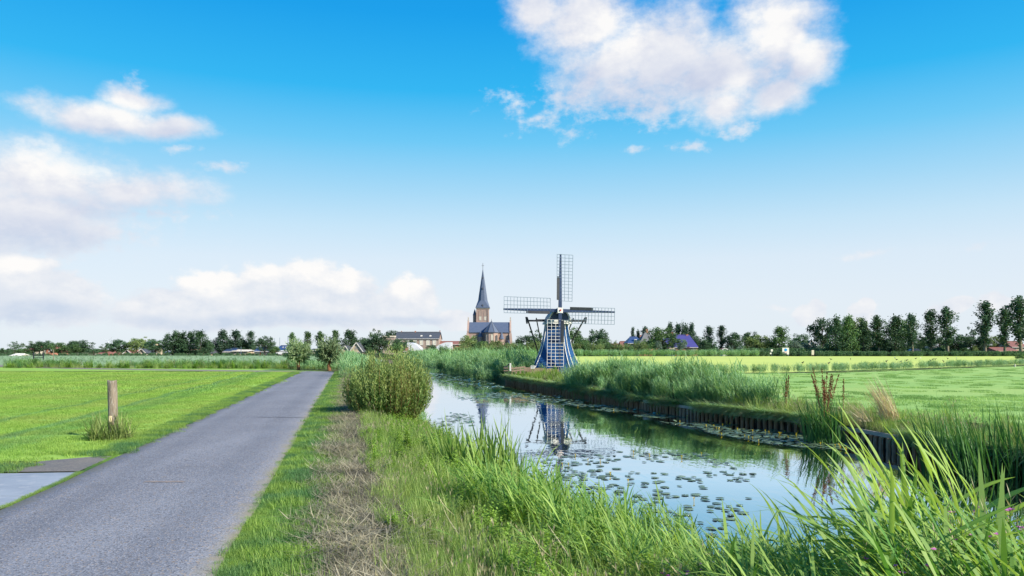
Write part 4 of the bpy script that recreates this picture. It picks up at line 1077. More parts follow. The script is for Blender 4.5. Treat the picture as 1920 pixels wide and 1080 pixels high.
def tree_variant(kind, seed, mat, bark):
    """returns (trunk mesh, crown mesh, nominal height, nominal width)"""
    r = np.random.default_rng(seed)
    tr = MB(); sp = Soup()
    if kind == 'poplar':
        Ht, Wd = 14.0, 3.6
        lean = r.normal(0, .12, 2)
        stem = lambda z: np.array([lean[0] * (z / Ht) ** 2 * 2, lean[1] * (z / Ht) ** 2 * 2, z])
        tr.tube([stem(z) for z in np.linspace(0, Ht * .9, 8)], [0.26 * (1 - .9 * i / 7) for i in range(8)], 6)
        C = []; 
        for i in range(66):
            u = r.random() ** 0.85
            z0 = 2.6 + u * (Ht - 4.2)
            rad = (0.35 + 1.75 * math.sin(math.pi * min(1, 0.10 + 0.92 * (1 - u) ** 0.8)) ) * r.uniform(.40, 1.35) * (1 - .55 * u)
            a = r.random() * 2 * math.pi
            tip = stem(z0) + np.array([math.cos(a) * rad, math.sin(a) * rad, 0.9 + rad * r.uniform(.7, 1.4)])
            tip[2] = min(tip[2], Ht)
            b = stem(z0)
            if i % 2 == 0: tr.tube([b, (b * .45 + tip * .55) + np.array([0, 0, -.15]), tip], [.07, .045, .015], 4)
            n = int(40 * r.uniform(.6, 1.4))
            tt = r.random(n) ** 0.6
            pts = b + (tip - b) * tt[:, None] + r.normal(0, 1, (n, 3)) * np.array([.23, .23, .40])
            C.append(pts)
        top = stem(Ht - .8) + r.normal(0, 1, (40, 3)) * np.array([.22, .22, .8]); C.append(top)
        c = np.concatenate(C); c[:, 2] = np.clip(c[:, 2], 2.2, Ht + .3)
        leaves(sp, c, 0.42, 0.55, r=r)
    elif kind in ('round', 'open'):
        Ht, Wd = 9.3, 6.8
        n_l = 12 if kind == 'round' else 9
        tr.tube([(0, 0, 0), (.05, .03, 1.2), (.1, 0, 3.0), (.15, .05, 5.5), (.1, 0, 7.5)], [.34, .27, .22, .13, .05], 7)
        cl = []
        for i in range(n_l):
            a = 2 * math.pi * (i + r.random() * .7) / n_l; z0 = r.uniform(1.6, 4.6); rad = r.uniform(2.0, 3.6)
            tip = np.array([math.cos(a) * rad, math.sin(a) * rad, z0 + r.uniform(1.2, 3.6)])
            tr.tube([(.08, 0, z0), (tip[0] * .5, tip[1] * .5, z0 + (tip[2] - z0) * .4), tuple(tip)], [.12, .08, .02], 5)
            cl.append((tip, r.uniform(.9, 1.5)))
        nc = 46 if kind == 'round' else 24
        for i in range(nc):
            d = r.normal(size=3); d /= np.linalg.norm(d)
            f = r.random() ** .4
            p = np.array([0, 0, 5.6]) + d * np.array([3.6, 3.6, 3.5]) * f
            if p[2] < 2.2: p[2] = 2.2 + r.random()
            cl.append((p, r.uniform(.75, 1.35) * (1 if kind == 'round' else .8)))
        for p, s in cl:
            n = int((64 if kind == 'round' else 46) * s)
            d = r.normal(size=(n, 3)); d /= np.linalg.norm(d, axis=1)[:, None]
            q = p + d * np.array([1, 1, .75]) * s * (r.random(n) ** .45)[:, None]
            tn = np.clip(r.normal(.5, .22, n) + r.normal(0, .12), 0, 1)
            leaves(sp, q, 0.42, 0.62, r=r, tint=tn)
    elif kind == 'alder':
        Ht, Wd = 12.0, 5.6
        tr.tube([(0, 0, 0), (.05, .03, 4), (-.05, 0, 8), (.0, 0, 11)], [.28, .2, .1, .03], 6)
        C = []; nt = 3
        for i in range(84):
            u = r.random()
            z = 1.0 + u * 10.2
            rad = 2.75 * math.sin(math.pi * min(1, .22 + .80 * u)) ** .7 * r.uniform(.3, 1.08) * (1 if u < .62 else (1 - (u - .62) * 1.25))
            a = r.random() * 6.283
            p = np.array([math.cos(a) * rad, math.sin(a) * rad, z]); n = 40
            C.append(p + r.normal(0, 1, (n, 3)) * np.array([.42, .42, .58]))
            if i % 4 == 0: tr.tube([(0, 0, max(.8, z - 1.4)), tuple(p)], [.06, .015], 4)
        for k in range(nt):
            q = np.array([r.normal(0, .8), r.normal(0, .8), 10.2 + r.random() * 1.2])
            C.append(q + r.normal(0, 1, (60, 3)) * np.array([.32, .32, .75]))
        leaves(sp, np.concatenate(C), 0.46, 0.62, r=r)
    elif kind == 'cone':
        Ht, Wd = 11.0, 6.0
        tr.tube([(0, 0, 0), (.05, 0, 5), (0, 0, 10.5)], [.26, .16, .03], 6)
        C = []
        for i in range(75):
            u = r.random(); z = 1.4 + u * 9.2; rad = (0.3 + 2.7 * (1 - u) ** .75) * r.uniform(.45, 1.08); a = r.random() * 6.283
            p = np.array([math.cos(a) * rad, math.sin(a) * rad, z]); n = 38
            C.append(p + r.normal(0, .42, (n, 3)))
            if i % 4 == 0: tr.tube([(0, 0, z - .6), tuple(p)], [.05, .015], 4)
        leaves(sp, np.concatenate(C), 0.42, 0.6, r=r)
    elif kind == 'shrub':
        Ht, Wd = 3.4, 4.4
        C = []
        for i in range(8):
            a = r.random() * 6.283; rr = r.uniform(.4, 1.7)
            tr.tube([(.2 * math.cos(a), .2 * math.sin(a), 0), (rr * .6 * math.cos(a), rr * .6 * math.sin(a), 1.2), (rr * math.cos(a), rr * math.sin(a), 2.8)], [.07, .05, .015], 4)
        for i in range(46):
            d = r.normal(size=3); d /= np.linalg.norm(d); d[2] = abs(d[2])
            p = np.array([0, 0, .7]) + d * np.array([2.1, 2.1, 2.6]) * r.random() ** .4
            n = 55; s = r.uniform(.5, .8)
            C.append(p + r.normal(0, .45 * s, (n, 3)))
        c = np.concatenate(C); c[:, 2] = np.maximum(c[:, 2], .08)
        leaves(sp, c, 0.26, 0.55, r=r)
    tm = tr.mesh('trunk', bark, True)
    cm = sp.mesh('crown', mat)
    return tm, cm, Ht, Wd

VAR = {}
def getvar(kind, i, mat, bark):
    key = (kind, i, mat.name)
    if key not in VAR: VAR[key] = tree_variant(kind, 100 + i * 17 + len(kind) * 31, mat, bark)
    return VAR[key]
_tc = [0]
def tree(label, kind, px, top, wpx, D, mat, bark=M_bark, group=None, gz=0.0, name=None, cat='tree', sink=0.0, nvar=5):
    _tc[0] += 1
    i = _tc[0] % nvar
    tm, cm, Ht, Wd = getvar(kind, i, mat, bark)
    nm = name or {'poplar': 'poplar_tree', 'round': 'round_tree', 'open': 'open_tree', 'cone': 'cone_tree', 'alder': 'alder_tree', 'shrub': 'shrub'}[kind]
    x = PX(px, D); h = PZ(top, D) - gz + sink; w = wpx / F * D
    t = thing(nm, label, cat, (x, D, gz - sink), random.random() * 6.28, group)
    sz = h / Ht; sx = w / Wd
    t.scale = (sx, sx, sz)
    for n, m in (('trunk', tm), ('crown', cm)):
        link(bpy.data.objects.new(n, m), t)
    return t

GL = 'trees of the village on the left horizon'
LT = [
 ('small round tree standing alone on the far left', 'open', 28, 638.5, 21.6, 225, G_dark),
 ('tiny dark conifer at the far left edge', 'cone', 4, 653, 9, 260, G_dark),
 ('second tiny dark conifer at the far left edge', 'cone', 15, 653, 8, 260, G_dark),
 ('rounded tree over the pink-roofed farmhouse', 'open', 55, 639, 31.2, 238, G_mid),
 ('bushy low tree in front of the pink-roofed farmhouse', 'round', 47, 654, 28.8, 214, G_mid),
 ('broad dark tree left of the salmon brick house', 'round', 74, 640, 33.6, 216, G_dark),
 ('tallest tree behind the salmon brick house', 'round', 86, 637, 31.2, 236, G_dark),
 ('broad tree right of the salmon brick house', 'round', 111, 641, 38.4, 215, G_mid),
 ('large dark round tree between salmon house and red farm roof', 'round', 150, 636.5, 40.8, 216, G_dark),
 ('paler bush-like tree leaning on the large dark round tree', 'round', 137, 645, 26.4, 211, G_mid),
 ('thin straggly tree beside the wind turbine', 'open', 198, 643, 21.6, 224, G_mid),
 ('low ragged tree left of the red farm roof', 'open', 175, 653, 26.4, 232, G_dark),
 ('round tree directly right of the wind turbine', 'round', 221, 635, 36, 214, G_dark),
 ('light green round tree left of the steep blue roof', 'round', 256, 633, 36, 216, G_light),
 ('light airy tree top above the steep blue roof', 'open', 272, 628.5, 31.2, 240, G_light),
 ('dark tree right of the steep blue roof', 'round', 291, 635, 33.6, 213, G_dark),
 ('dark conical tree starting the dense left row', 'cone', 314, 626, 26, 213, G_dark),
 ('first rusty-topped poplar of the dense left row', 'alder', 330, 622, 33.12, 213, G_dark),
 ('second poplar of the dense left row, rusty top', 'alder', 344, 623, 30.36, 214, G_dark),
 ('third poplar of the dense left row, airy crown', 'alder', 357, 622, 30.36, 213, G_dark),
 ('tallest poplar of the dense left row', 'alder', 376, 620, 35.88, 212, G_dark),
 ('low tree ending the dense left row', 'round', 389, 637, 24, 214, G_dark),
 ('wide low crown filling the middle of the dense left row', 'round', 342, 638, 48, 218, G_dark),
 ('twin-topped poplar over the dark-blue-roofed house', 'alder', 418, 619.5, 38.64, 226, G_poplar),
 ('broad low tree beneath the twin-topped poplar', 'round', 412, 638, 40.8, 230, G_dark),
 ('poplar over the white fascia house', 'alder', 442, 619.5, 38.64, 228, G_poplar),
 ('broad low tree behind the white fascia house', 'round', 446, 637, 40.8, 233, G_dark),
 ('forked slender poplar left of the pink bungalow', 'poplar', 471, 621, 20, 228, G_poplar),
 ('broad low tree below the forked slender poplar', 'round', 466, 637, 36, 231, G_dark),
 ('dense round tree over the pink bungalow', 'round', 497, 629, 31.2, 216, G_dark),
 ('small bushy tree right of the pink bungalow', 'round', 513, 648, 21.6, 220, G_mid),
 ('poplar rising behind the left pollard willow', 'poplar', 549, 623.5, 18, 205, G_mid),
 ('poplar rising between the two pollard willows', 'poplar', 577, 622, 22, 205, G_mid),
 ('second poplar between the two pollard willows', 'poplar', 602, 621.5, 24, 206, G_mid),
 ('poplar rising behind the right pollard willow', 'poplar', 628, 619.5, 22, 205, G_mid),
 ('dark poplar over the smaller garage house', 'alder', 654, 619, 41.4, 222, G_dark),
 ('tree right behind the steep gabled house', 'round', 673, 630, 33.6, 228, G_dark),
 ('tree between steep gabled house and dark tall trees', 'round', 688, 634, 33.6, 222, G_dark),
 ('tall airy tree left of the school', 'open', 703, 616, 31.2, 236, G_mid),
 ('dark dense tree hugging the school annex', 'round', 712, 623, 38.4, 222, G_dark),
 ('dark round-topped tree behind the school annex', 'round', 732, 618.5, 36, 285, G_dark),
 ('rounded low bush left of the steep gabled house wall', 'shrub', 694, 651, 18, 208, G_mid),
 ('dark tree in front of the school facade', 'round', 748, 633.5, 26.4, 228, G_dark),
 ('second dark tree in front of the school facade', 'round', 766, 636, 28.8, 246, G_dark),
 ('green tree before the red brick lean-to', 'round', 743, 642, 24, 220, G_mid),
 ('small dark tree between the two white vaults', 'round', 808, 646, 21.6, 222, G_dark),
 ('olive tree left of the church at its foot', 'round', 878, 626, 31.2, 235, G_light),
 ('dark green tree below the church transept', 'round', 905, 638, 36, 232, G_mid),
 ('olive-green tree below the church apse', 'round', 928, 637, 31.2, 231, G_light),
 ('dark bush right of the church turret', 'round', 955, 643, 31.2, 229, G_dark),
 ('green bush on the left of the canal vista, before the red barn', 'shrub', 832, 646, 28, 118, G_mid),
 ('round willow bush closing the canal vista', 'shrub', 858, 649, 40, 120, G_light),
]
for lab, kd, px, top, w, D, mt in LT:
    tree(lab, kd, px, top, w, D, mt, group=GL, sink=0.3)
GRt = 'trees of the village on the right horizon'
RT = [
 ('broad tree behind the left sails of the mill', 'round', 988, 627, 44, 236, G_dark),
 ('airy tree top seen under the left sail', 'open', 1005, 618, 34, 242, G_dark),
 ('tree directly behind the mill body', 'round', 1068, 612, 44, 238, G_mid),
 ('green tree right of the mill body', 'round', 1088, 632, 34, 232, G_mid),
 ('dark round tree under the tip of the right sail', 'round', 1122, 614, 36, 234, G_dark),
 ('lower round tree under the right sail', 'round', 1132, 634, 30, 228, G_mid),
 ('dark shrub below the right sail lattice', 'shrub', 1106, 640, 30, 222, G_mid),
 ('thin dark poplar above the blue farm roof', 'poplar', 1187, 614, 12, 246, G_poplar),
 ('second thin dark poplar above the blue farm roof', 'poplar', 1197, 618, 12, 247, G_poplar),
 ('dark poplar left of the red chimney', 'poplar', 1211, 612.5, 20, 246, G_poplar),
 ('big round tree in front of the thatched farm', 'round', 1242, 611, 54, 213, G_mid),
 ('lower bushy tree left of the big round tree', 'round', 1216, 634, 30, 210.5, G_mid),
 ('poplar behind the purple roof, left', 'alder', 1256, 606, 23, 252, G_poplar),
 ('poplar behind the purple roof, middle left', 'alder', 1271, 607, 27.6, 252, G_poplar),
 ('poplar behind the purple roof, middle right', 'alder', 1285, 607, 25.3, 251, G_poplar),
 ('poplar behind the purple roof, right', 'alder', 1297, 607.5, 23, 252, G_poplar),
 ('grey-green willow in front of the purple roof', 'round', 1278, 634, 20, 211, G_blue),
 ('small silvery willow below the big round tree', 'round', 1233, 637.5, 16, 209.5, G_blue),
 ('dark red shrub at the purple farm wall', 'shrub', 1291, 649, 12, 210.5, G_purple),
 ('tree right of the purple-roofed farm', 'round', 1312, 628, 22, 224, G_dark),
 ('ragged dark poplar right of the purple-roofed farm', 'poplar', 1330, 612, 24, 226, G_poplar),
 ('bushy dark tree below the ragged dark poplar', 'round', 1328, 635, 30, 214, G_dark),
 ('second ragged dark poplar right of the purple farm', 'poplar', 1353, 611, 24, 224, G_poplar),
 ('dense round tree right of the second ragged poplar', 'round', 1376, 622, 34, 222, G_dark),
 ('first rounded grey-green bush beside the tiny shed', 'shrub', 1370, 648.5, 15, 209.5, G_blue),
 ('second rounded grey-green bush beside the tiny shed', 'shrub', 1388, 648, 15, 209.5, G_blue),
 ('tall dark tree top behind the brownish round tree', 'round', 1408, 620, 30, 236, G_dark),
 ('brownish-green round tree left of the small sign', 'round', 1419, 627, 46, 224, G_light),
 ('twin-topped tree behind the small sign', 'alder', 1461, 612.5, 43.7, 222, G_mid),
 ('low round tree left of the twin-topped tree', 'round', 1445, 632, 24, 228, G_dark),
 ('dark tree left of the white gabled house', 'round', 1500, 624, 30, 262, G_dark),
 ('blue-green willow hedge tree left of the red barn roof', 'round', 1489, 637, 26, 226, G_blue),
 ('blue-green willow hedge tree above the red barn roof', 'round', 1512, 641, 36, 232, G_blue),
 ('blue-green willow bush right of the red barn roof', 'shrub', 1537, 649, 24, 226, G_blue),
 ('pale yellow-green conical shrub right of the red barn roof', 'cone', 1555, 642, 18, 214, G_light),
 ('large dark tree starting the tall group on the right', 'round', 1541, 593, 44, 226, G_dark),
 ('poplar trunked tree leftmost of the roadside row', 'alder', 1567, 594, 39.1, 212, G_dark),
 ('silvery tree peeping between the first roadside poplars', 'round', 1580, 598, 30, 240, G_blue),
 ('second roadside poplar with yellow-lit trunk', 'alder', 1592, 592, 39.1, 212, G_mid),
 ('broad olive tree behind the second and third roadside poplars', 'round', 1608, 592, 44, 236, G_light),
 ('third roadside poplar, narrow', 'alder', 1619, 600, 32.2, 212, G_dark),
 ('fourth roadside poplar with forked ragged crown', 'poplar', 1648, 592, 34, 211, G_dark),
 ('broad tree behind the fifth roadside poplar', 'round', 1690, 597, 46, 236, G_mid),
 ('fifth roadside poplar with pale trunk', 'alder', 1679, 592, 43.7, 211, G_dark),
 ('sixth roadside poplar, open crown', 'poplar', 1711, 588, 30, 210, G_poplar),
 ('seventh roadside poplar, slim and pointed', 'poplar', 1745, 582, 34, 210, G_poplar),
 ('eighth roadside poplar, ragged open crown', 'poplar', 1777, 576, 40, 209, G_poplar),
 ('ninth roadside poplar, tall', 'poplar', 1847, 566, 44, 208, G_poplar),
 ('tenth roadside poplar, thinner crown', 'poplar', 1884, 575, 40, 207, G_poplar),
 ('tallest roadside poplar at the right edge', 'poplar', 1914, 556, 48, 206, G_poplar),
 ('dark airy tree behind the ninth roadside poplar', 'open', 1826, 606, 30, 240, G_dark),
 ('dark tree filling the gap left of the seventh poplar', 'round', 1733, 622, 34, 236, G_dark),
 ('dark tree below the eighth poplar crown', 'round', 1762, 626, 36, 238, G_dark),
 ('dark tree right of the eighth poplar', 'round', 1797, 626, 40, 238, G_dark),
 ('brownish tree below the ninth poplar', 'round', 1830, 628, 40, 234, G_dark),
 ('brownish tree left of the tenth poplar', 'round', 1866, 628, 40, 236, G_light),
 ('dark tree filling the gap between third and fourth poplars', 'round', 1634, 616, 34, 234, G_dark),
 ('dark undergrowth tree below the second roadside poplar', 'round', 1602, 636, 40, 218, G_mid),
 ('dark undergrowth tree below the fourth roadside poplar', 'round', 1658, 634, 40, 226, G_dark),
 ('light green shrub right of the sixth poplar trunk', 'shrub', 1725, 641, 20, 216, G_light),
 ('dark undergrowth tree below the sixth poplar', 'round', 1703, 634, 36, 228, G_dark),
 ('light green shrub right of the eighth poplar', 'shrub', 1828, 648, 14, 216, G_light),
 ('green bush at the right edge beneath the tallest poplar', 'shrub', 1915, 661, 24, 150, G_mid),
]
for lab, kd, px, top, w, D, mt in RT:
    tree(lab, kd, px, top, w, D, mt, M_barkl if kd == 'poplar' else M_bark, group=GRt, gz=RIGHT_Z, sink=0.2)

ORD = ['first', 'second', 'third', 'fourth', 'fifth', 'sixth', 'seventh', 'eighth', 'ninth', 'tenth', 'eleventh', 'twelfth', 'thirteenth', 'fourteenth', 'fifteenth', 'sixteenth', 'seventeenth', 'eighteenth', 'nineteenth', 'twentieth',
       'twenty-first', 'twenty-second', 'twenty-third', 'twenty-fourth', 'twenty-fifth', 'twenty-sixth', 'twenty-seventh']
# olive hedge behind the mill: countable rounded bushes
k_ = 0
for px in np.arange(868, 1210, 13.5):
    k_ += 1
    top = 641 + 3.0 * math.sin(px * .13) + random.uniform(-1.5, 1.5) + (4 if px < 960 else 0)
    tree('%s bush from the left in the olive hedge behind the mill' % ORD[k_ - 1], 'shrub', px, top, random.uniform(20, 28), 208 + random.uniform(-3, 3), G_light if k_ % 3 else G_mid, group='bushes of the long hedge behind the mill', gz=RIGHT_Z, name='hedge_bush', cat='bush', nvar=3)

# ---------------------------------------------------------------- pollard willows and the big bush
def shoots(sp, r, n, origin, spread, length, leafn, leaf, aspect, zmin=-.2, upbias=.35, start=.15, shape=None):
    stems = []
    for i in range(n):
        d = r.normal(size=3); d[2] = d[2] * .8 + upbias; d /= np.linalg.norm(d)
        if d[2] < zmin: d[2] = zmin; d /= np.linalg.norm(d)
        L_ = length * r.uniform(.7, 1.08)
        if shape: L_ = shape(d) * r.uniform(.72, 1.06)
        o = np.array(origin) + r.normal(size=3) * spread
        t = np.linspace(start, 1, leafn) + r.normal(0, .02, leafn)
        bend = np.array([0, 0, 1.0]) * r.uniform(.0, .22) * L_
        pts = o + d * L_ * t[:, None] + bend * (t ** 2)[:, None] + r.normal(0, .03 * length, (leafn, 3))
        leaves(sp, pts, leaf, aspect, r=r, direc=np.repeat(d[None], leafn, 0), tint=np.clip(r.normal(.5, .25, leafn) + r.normal(0, .15), 0, 1))
        stems.append((o, o + d * L_ * .6 + bend * .36))
    return stems
M_willow = veg('leaf_willow', (0.15, 0.24, 0.12), (0.32, 0.41, 0.23), 0.32, 0.06)
def pollard(label, px, D, top, wpx, seed):
    r = np.random.default_rng(seed)
    x = PX(px, D); h = PZ(top, D); w = wpx / F * D
    t = thing('pollard_willow', label, 'tree', (x, D, 0), 0, 'pollard willows at the bend of the path')
    hh = h * .30
    tr = MB(); tr.tube([(0, 0, -.05), (.02, 0, .1), (-.03, .02, hh * .6), (.02, 0, hh), (0, 0, h * .52)], [.20, .15, .13, .15, .10], 8)
    tk = tr.build('trunk', M_bark_or, t, True)
    sp = Soup()
    st = shoots(sp, r, 380, (0, 0, h * .52), .10, w / 2, 30, .20, .30, -.75, .12, .12, shape=lambda d: 1 / math.sqrt((d[0] ** 2 + d[1] ** 2) / (w / 2) ** 2 + (d[2] / (h * (.47 if d[2] > 0 else .32))) ** 2))
    sp.build('crown', M_willow, t)
    br = MB()
    for a, b in st[:60]: br.tube([a, b], [.018, .006], 4)
    br.build('shoot', M_bark_or, t)
pollard('left pollard willow with round crown at the bend of the path', 559.5, 62, 636, 50, 3)
pollard('right pollard willow, larger round crown, at the bend of the path', 617, 61, 634, 54, 4)

M_bush = veg('leaf_bush', (0.09, 0.21, 0.045), (0.36, 0.46, 0.17), 0.40, 0.03, patch=(0.29, 0.35, 0.12), pscale=1.6, objvar=.05)
def big_bush():
    D = 20.5; r = np.random.default_rng(11)
    x = PX(728, D); gz = float(H(x, D))
    t = thing('willow_bush', 'large feathery olive-green bush with rusty stems on the left canal bank', 'bush', (x, D, gz))
    hgt = PZ(664, D) - gz; w = 155 / F * D
    sp = Soup(); stems = MB()
    for i in range(620):
        a = r.random() * 2 * math.pi; rad = (r.random() ** .5) 
        ex = math.cos(a) * rad * w / 2 * 1.0; ey = math.sin(a) * rad * 1.15
        top = hgt * (1 - .30 * rad ** 3.0) * r.uniform(.66, 1.06) * (1 + .08 * math.sin(ex * 3.0 + .2) + .09 * math.sin(ex * 11 + ey * 6 + 1))
        base = np.array([ex * .58, ey * .58, 0])
        tip = np.array([ex * 1.04, ey * 1.04, top])
        n = 46
        tt = np.linspace(.22 * r.random() ** 2 + (.30 if (ey < -.35 and r.random() < .6) else .06), 1, n)
        bow = np.array([ex * .20, ey * .20, 0]) + r.normal(0, .05, 3)
        pts = base + (tip - base) * tt[:, None] + bow * np.sin(math.pi * tt)[:, None] + r.normal(0, .028, (n, 3))
        d = (tip - base); d /= np.linalg.norm(d)
        leaves(sp, pts, .10, .22, r=r, direc=np.repeat(d[None], n, 0), tint=np.clip(.10 + .75 * tt ** 2 + r.normal(0, .15, n) + r.normal(0, .22), 0, 1))
        if i % 4 == 0:
            q = [base + (tip - base) * s + bow * math.sin(math.pi * s) for s in (0, .3, .6, .9)]
            stems.tube(q, [.011, .008, .006, .003], 4)
    sp.build('foliage', M_bush, t)
    stems.build('stems', M_bark_or, t)
big_bush()

# ================================================================== scattered vegetation (stuff)
def make_group(coll):
    ng = bpy.data.node_groups.new('scatter_' + coll.name, 'GeometryNodeTree')
    ng.interface.new_socket('Geometry', in_out='INPUT', socket_type='NodeSocketGeometry')
    ng.interface.new_socket('Geometry', in_out='OUTPUT', socket_type='NodeSocketGeometry')
    N, L = ng.nodes, ng.links
    gi = N.new('NodeGroupInput'); go = N.new('NodeGroupOutput')
    ci = N.new('GeometryNodeCollectionInfo'); ci.inputs['Collection'].default_value = coll
    ci.inputs['Separate Children'].default_value = True; ci.inputs['Reset Children'].default_value = True
    ip = N.new('GeometryNodeInstanceOnPoints'); ip.inputs['Pick Instance'].default_value = True
    def attr(n, t):
        a = N.new('GeometryNodeInputNamedAttribute'); a.data_type = t; a.inputs['Name'].default_value = n; return a.outputs['Attribute']
    e2r = N.new('FunctionNodeEulerToRotation'); L.new(attr('rot', 'FLOAT_VECTOR'), e2r.inputs[0])
    L.new(gi.outputs[0], ip.inputs['Points']); L.new(ci.outputs[0], ip.inputs['Instance'])
    L.new(attr('var', 'INT'), ip.inputs['Instance Index']); L.new(e2r.outputs[0], ip.inputs['Rotation']); L.new(attr('scl', 'FLOAT_VECTOR'), ip.inputs['Scale'])
    L.new(ip.outputs[0], go.inputs[0])
    return ng
class Kit:
    """a small library of clumps that scatter() instances"""
    def __init__(s, name, meshes):
        s.coll = bpy.data.collections.new(name); s.n = len(meshes)
        for i, m in enumerate(meshes): s.coll.objects.link(bpy.data.objects.new('%s_%02d' % (name, i), m))
        s.ng = make_group(s.coll)
def scatter(name, kit, P, scl, label, cat, tiltx=0.0, rz=None, hs=None, var=None, lean=0.0):
    P = np.asarray(P, np.float32); n = len(P)
    m = bpy.data.meshes.new(name); m.vertices.add(n); m.vertices.foreach_set('co', P.ravel())
    rot = np.zeros((n, 3), np.float32); rot[:, 2] = rng.random(n) * 6.2832 if rz is None else rz
    if lean: rot[:, :2] = rng.normal(0, lean, (n, 2))
    scl = np.broadcast_to(np.asarray(scl, np.float32), (n,)); S = np.stack([scl, scl, scl * (1 if hs is None else hs)], 1).astype(np.float32)
    a = m.attributes.new('rot', 'FLOAT_VECTOR', 'POINT'); a.data.foreach_set('vector', rot.ravel())
    a = m.attributes.new('scl', 'FLOAT_VECTOR', 'POINT'); a.data.foreach_set('vector', S.ravel())
    a = m.attributes.new('var', 'INT', 'POINT'); a.data.foreach_set('value', (rng.integers(0, kit.n, n) if var is None else var).astype(np.int32))
    o = link(bpy.data.objects.new(name, m))
    md = o.modifiers.new('scatter', 'NODES'); md.node_group = kit.ng
    return tag(o, label, cat, None, 'stuff')

def disc(n, r): 
    a = rng.random(n) * 6.2832; q = np.sqrt(rng.random(n)) * r
    return np.stack([np.cos(a) * q, np.sin(a) * q, np.zeros(n)], 1)
def square(n, s): return np.stack([rng.uniform(-s / 2, s / 2, n), rng.uniform(-s / 2, s / 2, n), np.zeros(n)], 1)

V_turf = None
def turf_mat():
    m = veg('pasture_grass', (0.20, 0.36, 0.05), (0.34, 0.50, 0.11), 0.38, 0.05, patch=(0.31, 0.40, 0.10), pscale=.35, objvar=.14)
    N, L = m.node_tree.nodes, m.node_tree.links
    # the mower's swaths run through the blades as well
    src = [n for n in N if n.type == 'HUE_SAT'][0]
    old = src.inputs['Color'].links[0].from_socket
    L.new(mow_stripes(N, L, old, 0.9), src.inputs['Color'])
    return m
V_turf = turf_mat()
V_verge = veg('verge_grass', (0.15, 0.29, 0.045), (0.31, 0.45, 0.10), 0.38, 0.05, patch=(0.055, 0.18, 0.085), pscale=1.3, objvar=.12)
V_hay = veg('dry_grass', (0.17, 0.165, 0.125), (0.52, 0.48, 0.34), 0.25, 0.03, patch=(0.14, 0.135, 0.115), pscale=2.2, objvar=.3)
V_hayg = veg('half_dry_grass', (0.14, 0.19, 0.08), (0.33, 0.34, 0.19), 0.3, 0.05, objvar=.2)
V_bank = veg('bank_grass', (0.13, 0.28, 0.045), (0.35, 0.50, 0.12), 0.42, 0.05, patch=(0.34, 0.42, 0.15), pscale=.9, objvar=.15)
V_pale = veg('seed_grass', (0.30, 0.30, 0.16), (0.46, 0.42, 0.28), 0.3, 0.05, objvar=.15)
V_herb = veg('herb_leaf', (0.11, 0.25, 0.03), (0.28, 0.44, 0.07), 0.38, 0.08, objvar=.15)
V_reed = veg('reed_leaf', (0.12, 0.30, 0.13), (0.35, 0.53, 0.25), 0.36, 0.09, objvar=.15)
V_reedp = veg('reed_pale', (0.15, 0.26, 0.15), (0.27, 0.38, 0.26), 0.36, 0.08, objvar=.15)
V_reedf = veg('reed_fresh', (0.085, 0.24, 0.045), (0.34, 0.50, 0.11), 0.42, 0.07, rough=.6, objvar=.12)
V_sedge = veg('sedge_leaf', (0.03, 0.115, 0.035), (0.095, 0.24, 0.06), 0.32, 0.07, rough=.55, objvar=.1)
V_iris = veg('iris_leaf', (0.10, 0.22, 0.04), (0.27, 0.40, 0.09), 0.38, 0.07, rough=.55, objvar=.1)
V_dark = veg('hedge_leaf', (0.045, 0.12, 0.055), (0.11, 0.21, 0.09), 0.3, 0.06, objvar=.15)
V_rust = veg('rusty_seed', (0.11, 0.032, 0.016), (0.24, 0.085, 0.04), 0.2, 0.04, objvar=.1)
V_tan = veg('tan_seed', (0.52, 0.44, 0.31), (0.74, 0.67, 0.52), 0.3, 0.05, objvar=.1)
V_tuft = veg('olive_tuft', (0.10, 0.18, 0.04), (0.31, 0.36, 0.13), 0.3, 0.05, objvar=.2)
V_flower = veg('pink_flower', (0.42, 0.10, 0.40), (0.62, 0.26, 0.60), 0.35, 0.03, objvar=.1)
V_yellow = veg('yellow_flower', (0.75, 0.58, 0.03), (0.82, 0.68, 0.06), 0.3, 0.05, objvar=.1)

def turf_patch(n, s, h0, h1, w, mat, name, leanmax=.6):
    sp = Soup()
    blades(sp, square(n, s), rng.random(n) * 6.28, rng.uniform(.05, leanmax, n), rng.uniform(h0, h1, n), w * rng.uniform(.7, 1.3, n), rng.uniform(.1, .9, n), 2)
    return sp.mesh(name, mat)
K_turf = Kit('turf', [turf_patch(460, .56, .025, .058, .0055, V_turf, 'turf') for _ in range(4)])
K_turfL = Kit('turf_far', [turf_patch(420, 1.3, .05, .09, .016, V_turf, 'turf_far') for _ in range(3)])
K_verge = Kit('verge', [turf_patch(420, .5, .04, .12, .0055, V_verge, 'verge', .9) for _ in range(4)])
V_rturf = veg('right_pasture_grass', (0.27, 0.45, 0.14), (0.39, 0.56, 0.21), 0.36, 0.05, patch=(0.10, 0.24, 0.06), pscale=.25, objvar=.1)
K_rturf = Kit('right_turf', [turf_patch(420, 1.3, .05, .11, .016, V_rturf, 'right_turf') for _ in range(3)])
def hay_patch():
    sp = Soup(); n = 170
    b = square(n, .55); b[:, 2] += rng.random(n) * .05
    blades(sp, b, rng.random(n) * 6.28, rng.uniform(1.1, 1.62, n), rng.uniform(.10, .30, n), .0065 * rng.uniform(.6, 1.5, n), rng.normal(0.1, .3, n), 2)
    n = 60
    blades(sp, square(n, .55), rng.random(n) * 6.28, rng.uniform(.1, .7, n), rng.uniform(.04, .11, n), .004, rng.uniform(0, .5, n), 2)
    return sp.mesh('hay', V_hay)
